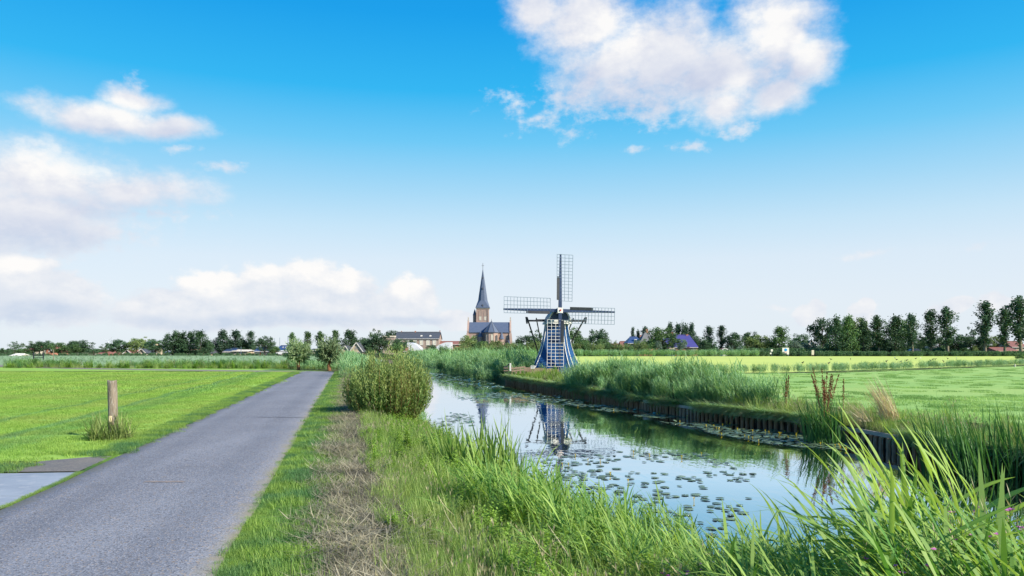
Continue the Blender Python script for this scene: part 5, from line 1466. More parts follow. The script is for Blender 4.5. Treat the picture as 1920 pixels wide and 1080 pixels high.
def stub_patch():
    sp = Soup(); n = 110
    blades(sp, square(n, .5), rng.random(n) * 6.28, rng.uniform(.05, .7, n), rng.uniform(.05, .17, n), .004, rng.uniform(0, .6, n), 2)
    return sp.mesh('stubble', V_hayg)
K_hay = Kit('hay', [hay_patch(), hay_patch(), hay_patch(), stub_patch()])

def grass_clump(n, r, h0, h1, w, mat, lean=.45, droop=1.0, segs=4, bias=None):
    sp = Soup(); az = rng.random(n) * 6.28
    if bias is not None: az = bias + rng.normal(0, .8, n)
    blades(sp, disc(n, r), az, rng.uniform(.02, lean, n), rng.uniform(h0, h1, n), w * rng.uniform(.6, 1.3, n), rng.uniform(.15, droop, n), segs)
    return sp.mesh('grass_clump', mat)
def herb_clump(n=9, h0=.25, h1=.5, mat=None, leaf=.075):
    sp = Soup()
    for i in range(n):
        b = disc(1, .14)[0]; h = rng.uniform(h0, h1); az = rng.random() * 6.28; ln = rng.uniform(0, .35)
        blades(sp, b[None], az, ln, h, .006, .2, 3, tint=np.array([.3]))
        kk = 11; tt = np.linspace(.18, 1, kk)
        top = b + h * (tt[:, None]) * np.array([math.sin(ln + .1) * math.cos(az), math.sin(ln + .1) * math.sin(az), math.cos(ln + .1)])
        for s in (0, 1):
            blades(sp, top, np.arange(kk) * 1.57 + s * 3.14 + az, rng.uniform(.7, 1.2, kk), leaf * rng.uniform(.7, 1.2, kk) * (1.15 - .6 * tt), leaf * .3, .5, 2, 'leaf', tint=np.clip(.2 + .6 * tt + rng.normal(0, .12, kk), 0, 1))
    return sp.mesh('herb_clump', mat or V_herb)
def seed_clump(n, h0, h1, mat):
    sp = Soup(); b = disc(n, .18); az = rng.random(n) * 6.28; ln = rng.uniform(.02, .3, n); h = rng.uniform(h0, h1, n)
    blades(sp, b, az, ln, h, .0035, .15, 3, tint=np.full(n, .25))
    th = ln + .08
    tip = b + h[:, None] * 0.9 * np.stack([np.sin(th) * np.cos(az), np.sin(th) * np.sin(az), np.cos(th)], 1)
    for _ in range(3):
        blades(sp, tip, az + rng.normal(0, 2, n), ln, .085, .012, .3, 2, 'leaf', tint=rng.uniform(.5, 1, n))
    return sp.mesh('seed_clump', mat)
K_bank = Kit('bank', [grass_clump(70, .16, .20, .50, .008, V_bank) for _ in range(3)] + [grass_clump(45, .14, .30, .68, .014, V_bank, .35, 1.2)]
             + [herb_clump(10, .25, .5, None, .10), herb_clump(12, .2, .42, None, .09), herb_clump(9, .3, .6, None, .12)] + [seed_clump(7, .35, .62, V_pale), grass_clump(60, .17, .15, .38, .005, V_hayg, .5)])
# indices: 0-3 grass, 4-6 herb, 7 seed, 8 half-dry

def reed_clump(n, r, h0, h1, mat, wind=math.pi, leafl=.34, leafw=.022, nleaf=7, wn=.9, ll=(.25, .85), dd=(.2, 1.1)):
    sp = Soup()
    b = disc(n, r); h = rng.uniform(h0, h1, n); az = wind + rng.normal(0, wn, n); ln = np.abs(rng.normal(.06, .09, n))
    blades(sp, b, az, ln, h, .010, .18, 4, tint=rng.uniform(.2, .6, n))
    for j in range(nleaf):
        f = .28 + .70 * (j + rng.random(n) * .6) / nleaf
        th = ln + .08 * f
        p = b + (h * f)[:, None] * np.stack([np.sin(th) * np.cos(az), np.sin(th) * np.sin(az), np.cos(th)], 1)
        blades(sp, p, wind + rng.normal(0, 1.1, n), rng.uniform(*ll, n), leafl * rng.uniform(.7, 1.25, n), leafw * rng.uniform(.7, 1.2, n), rng.uniform(*dd, n), 3, 'reed')
    return sp.mesh('reed_clump', mat)
K_reed = Kit('reed', [reed_clump(20, .38, 1.0, 1.6, V_reed, leafl=.46, leafw=.034, nleaf=8) for _ in range(4)])
K_reedfar = Kit('reed_far', [reed_clump(20, .6, 1.0, 1.5, V_reed, leafl=.5, leafw=.045, nleaf=5) for _ in range(3)])
K_reedpale = Kit('reed_pale', [reed_clump(20, .7, 1.0, 1.4, V_reedp, leafl=.5, leafw=.05, nleaf=5) for _ in range(3)])
K_reednear = Kit('reed_near', [reed_clump(5, .16, .55, .95, V_reedf, math.pi * .93, .42, .024, 8, .5, (.45, 1.2), (.1, .7)) for _ in range(5)])
def hedge_clump(mat, leaf=.22):
    sp = Soup(); n = 420
    c = disc(n, .75); c[:, 2] = rng.random(n) ** .8 * (1.0 - .5 * (c[:, 0] ** 2 + c[:, 1] ** 2) / .56) * 1.2
    leaves(sp, c, leaf, .5, up=.3); return sp.mesh('hedge_clump', mat)
K_hedge = Kit('hedge', [hedge_clump(V_dark) for _ in range(3)])

def jit(x0, x1, y0, y1, s, mask=None):
    gx, gy = np.meshgrid(np.arange(x0, x1, s), np.arange(y0, y1, s))
    p = np.stack([gx.ravel(), gy.ravel()], 1) + rng.uniform(-s / 2, s / 2, (gx.size, 2))
    if mask is not None: p = p[mask(p[:, 0], p[:, 1])]
    return p
def onland(p, dz=0.0): return np.column_stack([p, H(p[:, 0], p[:, 1]) + dz])

# pasture left of the path
not_apron = lambda x, y: ~((y < 10.75) | ((y < 12.3) & (x > -7.1)))
edge = lambda x, y: x < LE(y) - 0.02 - 0.05 * np.sin(y * 3.1)
p = jit(-26, -4, 10.5, 30, .40, lambda x, y: infr(x, y) & edge(x, y) & not_apron(x, y))
scatter('pasture_grass', K_turf, np.column_stack([p, np.full(len(p), .010)]), rng.uniform(.85, 1.15, len(p)), 'short green grass blades of the pasture left of the path', 'grass')
p = jit(-60, -8, 30, 57.5, .95, lambda x, y: infr(x, y) & (x < LE(y) - .3))
scatter('pasture_grass', K_turfL, np.column_stack([p, np.full(len(p), .010)]), rng.uniform(.8, 1.15, len(p)), 'green grass blades of the far pasture left of the path', 'grass')
# lusher grass along the path's left edge and around the apron
pe = []
for y in np.arange(12.0, 57, .22):
    for k in range(3): pe.append((float(LE(y)) - .10 - .11 * k - .06 * rng.random(), y + rng.uniform(-.1, .1)))
for y in np.arange(8.2, 12.2, .10): pe.append((float(LE(y)) - .05 + rng.normal(0, .012), y))
for x in np.arange(-11, -6.9, .2): pe += [(x, 10.62 + .15 * rng.random()), (x, 10.9 + .2 * rng.random())]
for x in np.arange(-7.2, -6.2, .15): pe += [(x, 12.35 + .15 * rng.random())]
pe = np.array(pe)
scl_e = np.where((pe[:, 1] < 12.2) & (pe[:, 0] > -6.6), .22, .75)
scatter('edge_grass', K_verge, np.column_stack([pe, np.full(len(pe), .012)]), scl_e * rng.uniform(.8, 1.15, len(pe)), 'yellow-green grass fringing the left edge of the path', 'grass')
# verge right of the path
p = jit(-16, 0, 3.2, 58, .30, lambda x, y: infr(x, y) & (x > XE(y) + .20 + .04 * np.sin(y * 2.7)) & (x < XE(y) + STRIP0 + .08 * np.sin(y * 1.9)))
scatter('verge_grass', K_verge, np.column_stack([p, np.full(len(p), .008)]), rng.uniform(.7, 1.15, len(p)), 'green grass blades of the verge right of the path', 'grass')
pe = np.array([(float(XE(y)) + rng.uniform(.02, .12), y) for y in np.arange(3.4, 58, .045)])
scatter('edge_grass', K_verge, np.column_stack([pe, np.full(len(pe), .008)]), rng.uniform(.22, .42, len(pe)), 'fringe of short grass along the right edge of the path', 'grass')
# mown strip
p = jit(-16, 1, 3.0, 58, .24, lambda x, y: infr(x, y) & (x > XE(y) + STRIP0 - .06 + .09 * np.sin(y * 2.3)) & (x < XE(y) + STRIP1 + .06))
scatter('dry_grass', K_hay, np.column_stack([p, np.full(len(p), .012)]), rng.uniform(.7, 1.2, len(p)), 'tangled dry cut grass lying along the mown strip', 'grass')

# bank between mown strip and canal
def bank(y0, y1, s, name, label, sc0=1.0):
    p = jit(-26, 14, y0, y1, s, lambda x, y: infr(x, y, 1.15, .6) & (x > XE(y) + STRIP1 - .02 + .08 * np.sin(y * 2.1)) & (x < XL(y) + .05))
    d = (p[:, 0] - XE(p[:, 1]) - STRIP1) / np.maximum(XL(p[:, 1]) - XE(p[:, 1]) - STRIP1, .3)
    v = np.zeros(len(p), int); u = rng.random(len(p))
    nz = np.sin(p[:, 0] * 1.7 + p[:, 1] * .9) + np.sin(p[:, 0] * .8 - p[:, 1] * 1.6 + 1)
    v = np.where(u < .60, rng.integers(0, 4, len(p)), np.where(u < .90 + .08 * nz, rng.integers(4, 7, len(p)), np.where(u < .94, 7, rng.integers(0, 4, len(p)))))
    v = np.where((d < .22) & (u < .8), np.where(u < .14, 8, np.where(u < .22, 7, rng.integers(0, 3, len(p)))), v)
    sc = (.62 + .40 * np.clip(d * 1.6, 0, 1)) * rng.uniform(.75, 1.2, len(p)) * sc0
    # keep the grass low where the photo shows open water over it
    scatter(name, K_bank, onland(p, -.01), sc, label, 'grass', var=v, lean=.06)
bank(3.0, 12, .165, 'bank_grass', 'mixed tall grass and herbs on the near canal bank', .86)
bank(12, 24, .22, 'bank_grass', 'mixed tall grass and herbs on the bank before the big bush', .95)
bank(24, 60, .40, 'bank_grass', 'grass on the left canal bank beyond the big bush', 1.15)

# reeds fringing the near water's edge
def fringe(y0, y1, n, a, b, kit, sc0, sc1, name, label, side='L', zoff=0.0, cat='reeds', hs=None):
    y = rng.uniform(y0, y1, n); off = rng.uniform(a, b, n)
    x = (XL(y) - off) if side == 'L' else (XR(y) + off)
    z = H(x, y); z = np.where(z < WATER_Z - .05, WATER_Z - .15, z)
    m = infr(x, y, 1.2, 1.2)
    wave = 1 + .20 * np.sin(y * .8 + off * .7) + .12 * np.sin(y * 2.3 + 1)
    if y0 > 20: m = m & (np.sin(y * 1.15 + off * .9) + rng.uniform(-.5, .9, n) > -.55)
    return scatter(name, kit, np.column_stack([x, y, z])[m], rng.uniform(sc0, sc1, m.sum()) * wave[m], label, cat, rz=rng.normal(0, .35, m.sum()), lean=.05)
fringe(5.4, 9.5, 230, -.1, 2.4, K_reednear, .44, .74, 'reed_fringe', 'fresh green reeds along the near edge of the water')
# near right: dense reeds on the spit in front of the camera's right
p = jit(1.2, 7.5, 3.6, 7.2, .17, lambda x, y: (x < XL(y) + .1) & (x > .30 * y) & infr(x, y, 1.1, .3))
scatter('reed_fringe', K_reednear, onland(p), rng.uniform(.6, .9, len(p)) * np.where(p[:, 0] > .50 * p[:, 1], 1.55, 1.0), 'dense mass of reeds at the lower right', 'reeds', rz=rng.normal(0, .4, len(p)), lean=.06)
# left bank beyond the bush
fringe(22, 45, 60, 0.0, .8, K_reed, .45, .7, 'reed_fringe', 'short reeds on the left bank beside the big bush')
fringe(44, 130, 420, -.6, 2.6, K_reedfar, .6, .95, 'reed_bed', 'reeds on the left bank of the canal beyond the big bush')
# right bank: tall reed bed, the far reed bed and grassy overhang
fringe(27.5, 44, 460, -.05, 2.8, K_reed, .48, .86, 'reed_bed', 'tall blue-green reed bed on the timbered right bank', 'R')
fringe(25.5, 28.5, 45, .2, 1.6, K_reed, .45, .7, 'reed_bed', 'thin reeds ending the tall reed bed on the right bank', 'R')
fringe(58.5, 92, 420, -1.6, 4.5, K_reed, .62, 1.1, 'reed_bed', 'high silvery-green reed bed on the right bank left of the mill', 'R')
fringe(92, 180, 380, -1.5, 7, K_reedfar, .8, 1.2, 'reed_bed', 'far reed bed where the canal disappears', 'R')
y = rng.uniform(43, 58, 220); x = XR(y) + rng.uniform(.1, 3.2, 220)
scatter('bank_grass', K_bank, onland(np.column_stack([x, y])), rng.uniform(.8, 1.4, 220), 'rough grass on the right bank before the mill', 'grass')
y = rng.uniform(14, 28, 520); x = XR(y) + np.abs(rng.normal(0, .8, 520)) - .02
v = np.where(rng.random(520) < .4, 8, np.where(rng.random(520) < .25, 7, rng.integers(0, 4, 520)))
scatter('bank_grass', K_bank, onland(np.column_stack([x, y])), rng.uniform(.7, 1.15, 520), 'rough yellowish grass overhanging the timbered right bank', 'grass', var=v, lean=.12)
# grass hanging over the capping in places
def hang_clump(m_):
    sp = Soup(); n = 80; b = disc(n, .20)
    blades(sp, b, math.pi + rng.normal(0, .55, n), rng.uniform(.5, 1.5, n), rng.uniform(.28, .62, n), .012 * rng.uniform(.7, 1.4, n), rng.uniform(.8, 1.7, n), 5)
    return sp.mesh('hang_clump', m_)
y = np.concatenate([rng.uniform(22.3, 27.5, 150), rng.uniform(32, 58, 460), rng.uniform(13, 18.2, 130), rng.uniform(29, 31, 30)]); n_ = len(y)
x = XR(y) - rng.uniform(.0, .2, n_)
P_ = np.column_stack([x, y, np.full(n_, -.38)])
o = scatter('overhanging_grass', Kit('overhang', [hang_clump(m_) for m_ in (V_bank, V_reed, V_hayg, V_reed)]), P_, rng.uniform(.7, 1.15, n_), 'grass hanging over the edge of the timbered bank', 'grass', rz=rng.normal(0, .3, n_))
# right pasture blades
p = np.concatenate([jit(2, 40, 12, 30, .80, lambda x, y: infr(x, y, 1.12) & (x > XR(y) + .8)), jit(2, 75, 30, 92, 1.5, lambda x, y: infr(x, y, 1.12) & (x > XR(y) + .8) & (y < ditch(x) - .7))])
p = p[rng.random(len(p)) < np.interp(p[:, 1], [14, 22, 32, 60], [1, .8, .6, .5])]
scatter('pasture_grass', K_rturf, np.column_stack([p, np.full(len(p), RIGHT_Z + .01)]), rng.uniform(.55, .85, len(p)), 'green grass blades of the pasture right of the canal', 'grass')
# thin ditch across the right pasture
x = np.concatenate([rng.uniform(14, 60, 330), rng.uniform(60, 130, 200)])
yv = ditch(x) + rng.normal(0, .35, len(x))
scatter('ditch_reeds', K_reedfar, np.column_stack([x, yv, np.full(len(x), RIGHT_Z)]), rng.uniform(.25, .55, len(x)), 'low reeds along the thin ditch across the right pasture', 'reeds')
x = rng.uniform(4, 15, 70); scatter('ditch_reeds', K_reedpale, np.column_stack([x, 57.5 + rng.normal(0, .5, 70), np.full(70, RIGHT_Z)]), rng.uniform(.3, .6, 70), 'pale reeds at the foot of the mill', 'reeds')
# dark hedges along the far side of the right pasture
def belt(name, label, px0, px1, D, n, kit, s0, s1, gz=RIGHT_Z, cat='hedge', dD=1.5):
    x = PX(rng.uniform(px0, px1, n), D); yv = D + rng.normal(0, dD, n)
    scatter(name, kit, np.column_stack([x, yv, np.full(n, gz)]), rng.uniform(s0, s1, n), label, cat)
belt('roadside_hedge', 'dark clipped hedge along the far edge of the right pasture', 1395, 1990, 206.5, 520, K_hedge, 1.0, 1.3)
belt('roadside_hedge', 'upper dark hedge line behind the signs', 1395, 1760, 216, 330, K_hedge, 1.5, 2.0)
belt('ditch_reeds', 'bluish reeds along the far edge of the right pasture below the hedge', 930, 1420, 204, 520, K_reedfar, .9, 1.3, cat='reeds')
# left: reed ditch behind the pasture and the pale meadow
x = rng.uniform(-62, -11.5, 800); yv = np.interp(x, [-62, -46, -12], [84, 72, 67.5]) + rng.normal(0, .9, 800)
m = ~((x < -47.5) & (x > -55))
V_ditch = veg('ditch_leaf', (0.045, 0.15, 0.05), (0.16, 0.33, 0.10), 0.34, 0.06, patch=(0.20, 0.34, 0.10), pscale=.18, objvar=.2)
K_ditch = Kit('ditch', [reed_clump(20, .6, .9, 1.5, V_ditch, leafl=.5, leafw=.045, nleaf=5) for _ in range(3)])
m = m & (np.sin(x * .55) + np.sin(x * .23 + 1) + rng.uniform(-.6, 1.4, 800) > -.7)
scatter('reed_ditch', K_ditch, np.column_stack([x, yv, np.full(800, 0)])[m], rng.uniform(.28, .60, m.sum()), 'dark green reed ditch at the back of the left pasture', 'reeds')
x = rng.uniform(-60, -14, 500); yv = np.interp(x, [-62, -46, -12], [82.5, 70.5, 65.8]) + rng.normal(0, .5, 500); m = ~((x < -46.5) & (x > -56))
scatter('ditch_herbs', K_bank, np.column_stack([x, yv, np.full(500, 0)])[m], rng.uniform(.8, 1.5, m.sum()), 'light green weeds in front of the left reed ditch', 'weeds')
p = jit(-150, -16, 76, 200, 2.6, lambda x, y: infr(x, y, 1.05, 3) & (x < XL(y) - 4))
scatter('meadow_reeds', K_reedpale, np.column_stack([p, np.zeros(len(p))]), rng.uniform(.12, .28, len(p)), 'pale reeds and grass of the meadow behind the left ditch', 'reeds')
p = jit(-26, -13, 63.5, 76, .9, lambda x, y: (x > -13 - (y - 58) * .35 - 3) & (x < XL(y) - 1.0))
scatter('corner_weeds', K_reedfar, np.column_stack([p, np.zeros(len(p))]), rng.uniform(.4, .8, len(p)), 'weeds and reeds around the pollard willows', 'reeds')
belt('far_scrub', 'low scrub line along the foot of the left village', -20, 720, 207, 260, K_hedge, .3, .75, 0.0, 'scrub', 1.0)
belt('far_scrub', 'far dark wood on the horizon behind the left village', -60, 760, 420, 200, K_hedge, 1.2, 2.6, -.5, 'wood', 5)
belt('far_scrub', 'far dark wood on the horizon behind the right village', 960, 2000, 400, 430, K_hedge, 2.0, 4.0, -.5, 'wood', 5)

# ================================================================== single plants
def clump_thing(name, label, cat, loc, n, l0, l1, w, lean, mat, spread, wind=None, wn=.8, droop=(.05, .6), prof='grass', part='leaf', group=None, nm=7, segs=5):
    t = thing(name, label, cat, loc, 0, group)
    ms = []
    for i in range(nm):
        sp = Soup(); blades(sp, np.zeros((1, 3)), 0.0, rng.uniform(.02, lean), rng.uniform(l0, l1), w * rng.uniform(.75, 1.2), rng.uniform(*droop), segs, prof, tint=rng.random(1), twist=rng.normal(0, .5, 1))
        ms.append(sp.mesh(part, mat))
    for i in range(n):
        o = bpy.data.objects.new(part, ms[i % nm])
        q = disc(1, 1.0)[0] * np.array([spread[0], spread[1], 0])
        o.location = q
        az = rng.random() * 6.28 if wind is None else wind + rng.normal(0, wn)
        o.rotation_euler = (rng.normal(0, .07), rng.normal(0, .07), az)
        s = rng.uniform(.75, 1.12); o.scale = (s, s, s)
        link(o, t)
    return t
def at(px, D, dz=0.0):
    x = PX(px, D); return (x, D, float(H(x, D)) + dz)
clump_thing('iris_clump', 'broad clump of upright yellow-green iris leaves at the near water edge', 'plant', at(898, 12.2, -.05), 190, .95, 1.35, .042, .35, V_iris, (.62, .5), wind=math.pi, wn=1.5, droop=(.02, .55))
clump_thing('iris_clump', 'smaller iris clump leaning left just behind the near grass', 'plant', at(955, 13.0, -.05), 70, .7, 1.1, .038, .5, V_iris, (.3, .4), wind=math.pi, wn=1.6, droop=(.05, .7))
clump_thing('sedge_clump', 'dark green sedge clump leaning over the timbered right bank', 'plant', (PX(1545, 20.6), 20.6, -.78), 170, .95, 1.45, .030, .42, V_sedge, (.55, .40), wind=math.pi, wn=.6, droop=(.05, .7))
clump_thing('bulrush_clump', 'large dark green bulrush clump at the right edge', 'plant', (PX(1850, 15.2), 15.2, -.8), 280, 1.05, 1.75, .034, .42, V_sedge, (1.25, .8), wind=math.pi, wn=.7, droop=(.0, .45))
clump_thing('grass_tuft', 'rough olive grass tuft round the foot of the wooden post', 'plant', (PX(212, 14.5), 14.36, .0), 300, .30, .66, .015, .9, V_tuft, (.42, .24), droop=(.2, 1.1), part='blade', segs=3)
clump_thing('grass_tuft', 'pale tan plume of dry grass blown left on the right bank', 'plant', (PX(1672, 20.2), 20.2, -.18), 120, .85, 1.3, .020, .55, V_tan, (.25, .2), wind=math.pi, wn=.22, droop=(.1, .5), part='blade', segs=4)
clump_thing('grass_tuft', 'second flatter plume of dry tan grass on the right bank', 'plant', (PX(1622, 20.3), 20.3, -.2), 75, .6, .95, .018, .9, V_tan, (.25, .2), wind=math.pi, wn=.3, droop=(.3, .8), part='blade', segs=4)

def dock(label, px, D, h, n, seed, base=None):
    r = np.random.default_rng(seed)
    x = PX(px, D); t = thing('dock_plant', label, 'plant', base or (x, D, -.2))
    for i in range(n):
        ax, ay = r.normal(0, .10 if n > 3 else .02, 2); hh = h * r.uniform(.75, 1.05)
        MB().tube([(ax * .3, ay * .3, 0), (ax, ay, hh * .5), (ax * 1.7, ay * 1.7, hh)], [.009, .007, .003], 5).build('stalk', M_bark_or, t)
        sp = Soup(); m = 150
        f = r.uniform(.38, 1.0, m); rad = .05 * (1.1 - f)
        c = np.stack([ax * 1.7 * f + r.normal(0, 1, m) * rad, ay * 1.7 * f + r.normal(0, 1, m) * rad, hh * f], 1)
        leaves(sp, c, .035, .7, r=r, up=1.0); sp.build('seed_head', V_rust, t)['kind'] = 'stuff'
    return t
dock('large rust-brown dock with many seed stalks on the right bank', 1546, 21.5, 1.35, 11, 1)
dock('thin brown dock stalk right of the large rust-brown dock', 1581, 22.5, 1.05, 1, 2)
dock('brown dock stalk left of the large dock, at the end of the reed bed', 1473, 24.5, 1.1, 2, 3)

# foreground reeds: every stalk a plant with its own stem and leaves
reed_kit = []
def reed_meshes():
    for i in range(6):
        h = 1.05 + .06 * i; az = math.pi + rng.normal(0, .25); ln = rng.uniform(.03, .14)
        top = []
        for f in np.linspace(0, 1, 7):
            th = ln + .16 * f * f
            top.append((h * f * math.sin(th) * math.cos(az), h * f * math.sin(th) * math.sin(az), h * f * math.cos(th)))
        st = MB().tube(top, [.006 * (1 - .65 * j / 6) for j in range(7)], 5).mesh('stem', V_reedf, True)
        lv = []
        nl = 11
        for j in range(nl):
            f = .22 + .76 * j / (nl - 1)
            th = ln + .16 * f * f
            p = np.array([[h * f * math.sin(th) * math.cos(az), h * f * math.sin(th) * math.sin(az), h * f * math.cos(th)]])
            side = rng.normal(0, .55) + (2.4 if j % 4 == 3 else 0)
            top_ = j >= nl - 2
            sp = Soup(); leaf3(sp, p[0], math.pi + side * .8, rng.uniform(.15, .5) if top_ else rng.uniform(.7, 1.25), rng.uniform(.38, .62), rng.uniform(.022, .036), rng.uniform(.2, .6) if top_ else rng.normal(.25, .35), 8, rng.uniform(.05, .75) if not top_ else rng.uniform(.5, .95), .25, rng.normal(0, .8), rng.normal(0, .25))
            m = sp.mesh('leaf', V_pale if (j < 5 and rng.random() < .22) else V_reedf); m.polygons.foreach_set('use_smooth', [True] * len(m.polygons)); lv.append(m)
        reed_kit.append((st, lv))
reed_meshes()
def reed_plant(x, y, s, rz, i, label, group):
    t = thing('reed_plant', label, 'reed', (x, y, float(H(x, y)) - .02), rz, group)
    t.scale = (s, s, s)
    st, lv = reed_kit[i % 6]
    link(bpy.data.objects.new('stem', st), t)
    for m in lv: link(bpy.data.objects.new('leaf', m), t)
gR = 'tall reed stalks in the lower right foreground'
spots = [(1790, 4.3, 1.12), (1760, 4.6, 1.10), (1815, 4.9, 1.18), (1730, 5.2, 1.05), (1850, 4.4, .95), (1700, 4.7, .92), (1890, 5.0, 1.15), (1660, 5.4, .95), (1780, 5.5, 1.18),
         (1620, 5.0, .80), (1580, 5.3, .85), (1545, 5.6, .92), (1500, 5.2, .78), (1640, 4.4, .72), (1900, 4.2, .95), (1740, 4.1, .85), (1870, 5.6, 1.2), (1460, 5.7, .80), (1560, 4.6, .66), (1690, 6.0, 1.05), (1600, 6.1, .98), (1925, 4.8, 1.1), (1830, 6.0, 1.2), (1520, 6.3, .95)]
spots += [(random.uniform(1680, 1935), random.uniform(3.9, 6.2), random.uniform(.85, 1.2)) for _ in range(14)] + [(random.uniform(1420, 1690), random.uniform(4.6, 6.2), random.uniform(.7, .95)) for _ in range(10)]
for i, (px, D, s) in enumerate(spots):
    reed_plant(PX(px, D), D, s * (1.06 if px > 1650 else .84), random.uniform(-.35, .35), i, 'tall fresh green reed stalk with long leaves blown left, lower right foreground', gR)
gC = 'lower reed stalks in the middle foreground'
for i in range(20):
    px = 1010 + i * 20 + random.uniform(-12, 12); D = random.uniform(5.6, 7.6)
    reed_plant(PX(px, D), D, random.uniform(.36, .58), random.uniform(-.5, .5), i, 'short green reed stalk among grass, middle foreground', gC)
reed_plant(PX(868, 6.6), 6.6, .62, .3, 2, 'single pale reed stalk with broad leaves standing out of the bank grass', 'single reed stalks on the bank')

# willowherb with pink flowers
def willowherb(label, x, y, h, n, seed, group):
    r = np.random.default_rng(seed)
    t = thing('willowherb', label, 'plant', (x, y, float(H(x, y)) - .02), 0, group)
    for i in range(n):
        b = np.append(r.normal(0, .16, 2), 0); az = r.random() * 6.28; ln = r.uniform(.02, .25); hh = h * r.uniform(.75, 1.05)
        tip = lambda f: b + hh * f * np.array([math.sin(ln) * math.cos(az), math.sin(ln) * math.sin(az), math.cos(ln)])
        MB().tube([tip(0), tip(.5), tip(1)], [.006, .005, .002], 5).build('stem', V_herb, t)
        sp = Soup(); kk = 26; ff = np.linspace(.15, .92, kk)
        P = np.array([tip(f) for f in ff])
        for s in (0, 3.14):
            blades(sp, P, np.arange(kk) * 1.57 + s, r.uniform(.7, 1.15, kk), r.uniform(.07, .13, kk) * (1.15 - .55 * ff), .020, .5, 3, 'leaf', tint=np.clip(.1 + .7 * ff + r.normal(0, .1, kk), 0, 1))
        sp.build('foliage', V_herb, t)
        sp = Soup(); kk = 9
        P = np.array([tip(f) for f in np.linspace(.82, 1.0, kk)])
        blades(sp, P, r.random(kk) * 6.28, r.uniform(.2, .6, kk), r.uniform(.05, .09, kk), .006, .1, 2, 'leaf', tint=np.full(kk, .9)); sp.build('seed_pod', V_pale, t)
        for j in range(2):
            q = tip(r.uniform(.80, .97)) + r.normal(0, .025, 3)
            sp = Soup(); blades(sp, np.repeat(q[None], 5, 0), np.arange(5) * 1.257, np.full(5, 1.05), .026, .024, .2, 2, 'leaf'); sp.build('flower', V_flower, t)
gW = 'pink-flowered willowherb at the lower right'
for i, (px, D, h) in enumerate([(1850, 3.9, 1.2), (1905, 4.1, 1.32), (1800, 4.2, 1.05), (1870, 4.5, 1.36), (1925, 4.4, 1.38), (1895, 4.8, 1.42), (1880, 3.6, .86), (1930, 3.7, 1.0), (1830, 4.6, 1.05), (1760, 3.9, .70)]):
    willowherb('leafy willowherb with small pink flowers among reeds, lower right', PX(px, D), D, h, 11, 50 + i, gW)
for i, (px, D, h) in enumerate([(1290, 5.9, .52), (1325, 6.3, .56)]):
    willowherb('small pink-flowered willowherb among the middle foreground grass', PX(px, D), D, h, 6, 70 + i, 'pink-flowered willowherb in the middle')

# ================================================================== water lilies
M_pad = None
def padmat():
    m, N, L, out = nodes_of('lily_pad')
    p = N.new('ShaderNodeBsdfPrincipled'); p.inputs['Roughness'].default_value = .14; p.inputs['Specular IOR Level'].default_value = 1.0
    oi = N.new('ShaderNodeObjectInfo')
    L.new(mixc(N, L, oi.outputs['Random'], (0.07, 0.13, 0.09), (0.15, 0.22, 0.12)), p.inputs['Base Color'])
    L.new(p.outputs[0], out.inputs[0]); return m
M_pad = padmat()
pads = []
for k in range(3):
    m = MB(); n = 15; ring = []
    for i in range(n + 1):
        a = .22 + (6.283 - .44) * i / n; rr = 1 + .05 * math.sin(a * 3 + k)
        ring.append((rr * math.cos(a), .86 * rr * math.sin(a), .03 * math.sin(a * 2 + k * 2) * (1 if k < 2 else 3)))
    c = (.12, 0, .0)
    b = len(m.v); m.v += [c] + ring
    for i in range(n): m.f.append((b, b + 1 + i, b + 2 + i))
    b2 = len(m.v); m.v += [(x, y, z - .04) for x, y, z in [c] + ring]
    for i in range(n): m.f.append((b2, b2 + 2 + i, b2 + 1 + i)); m.f.append((b + 1 + i, b2 + 1 + i, b2 + 2 + i, b + 2 + i))
    pads.append(m.mesh('pad', M_pad, True))
fl = MB(); 
for i in range(6):
    a = i * 1.047; fl.poly([(0, 0, 0), (.6 * math.cos(a - .5), .6 * math.sin(a - .5), .5), (1.0 * math.cos(a), 1.0 * math.sin(a), 1.0), (.6 * math.cos(a + .5), .6 * math.sin(a + .5), .5)])
fl.tube([(0, 0, -2.0), (0, 0, .3)], [.15, .25], 5)
fl_m = fl.mesh('flower', V_yellow)
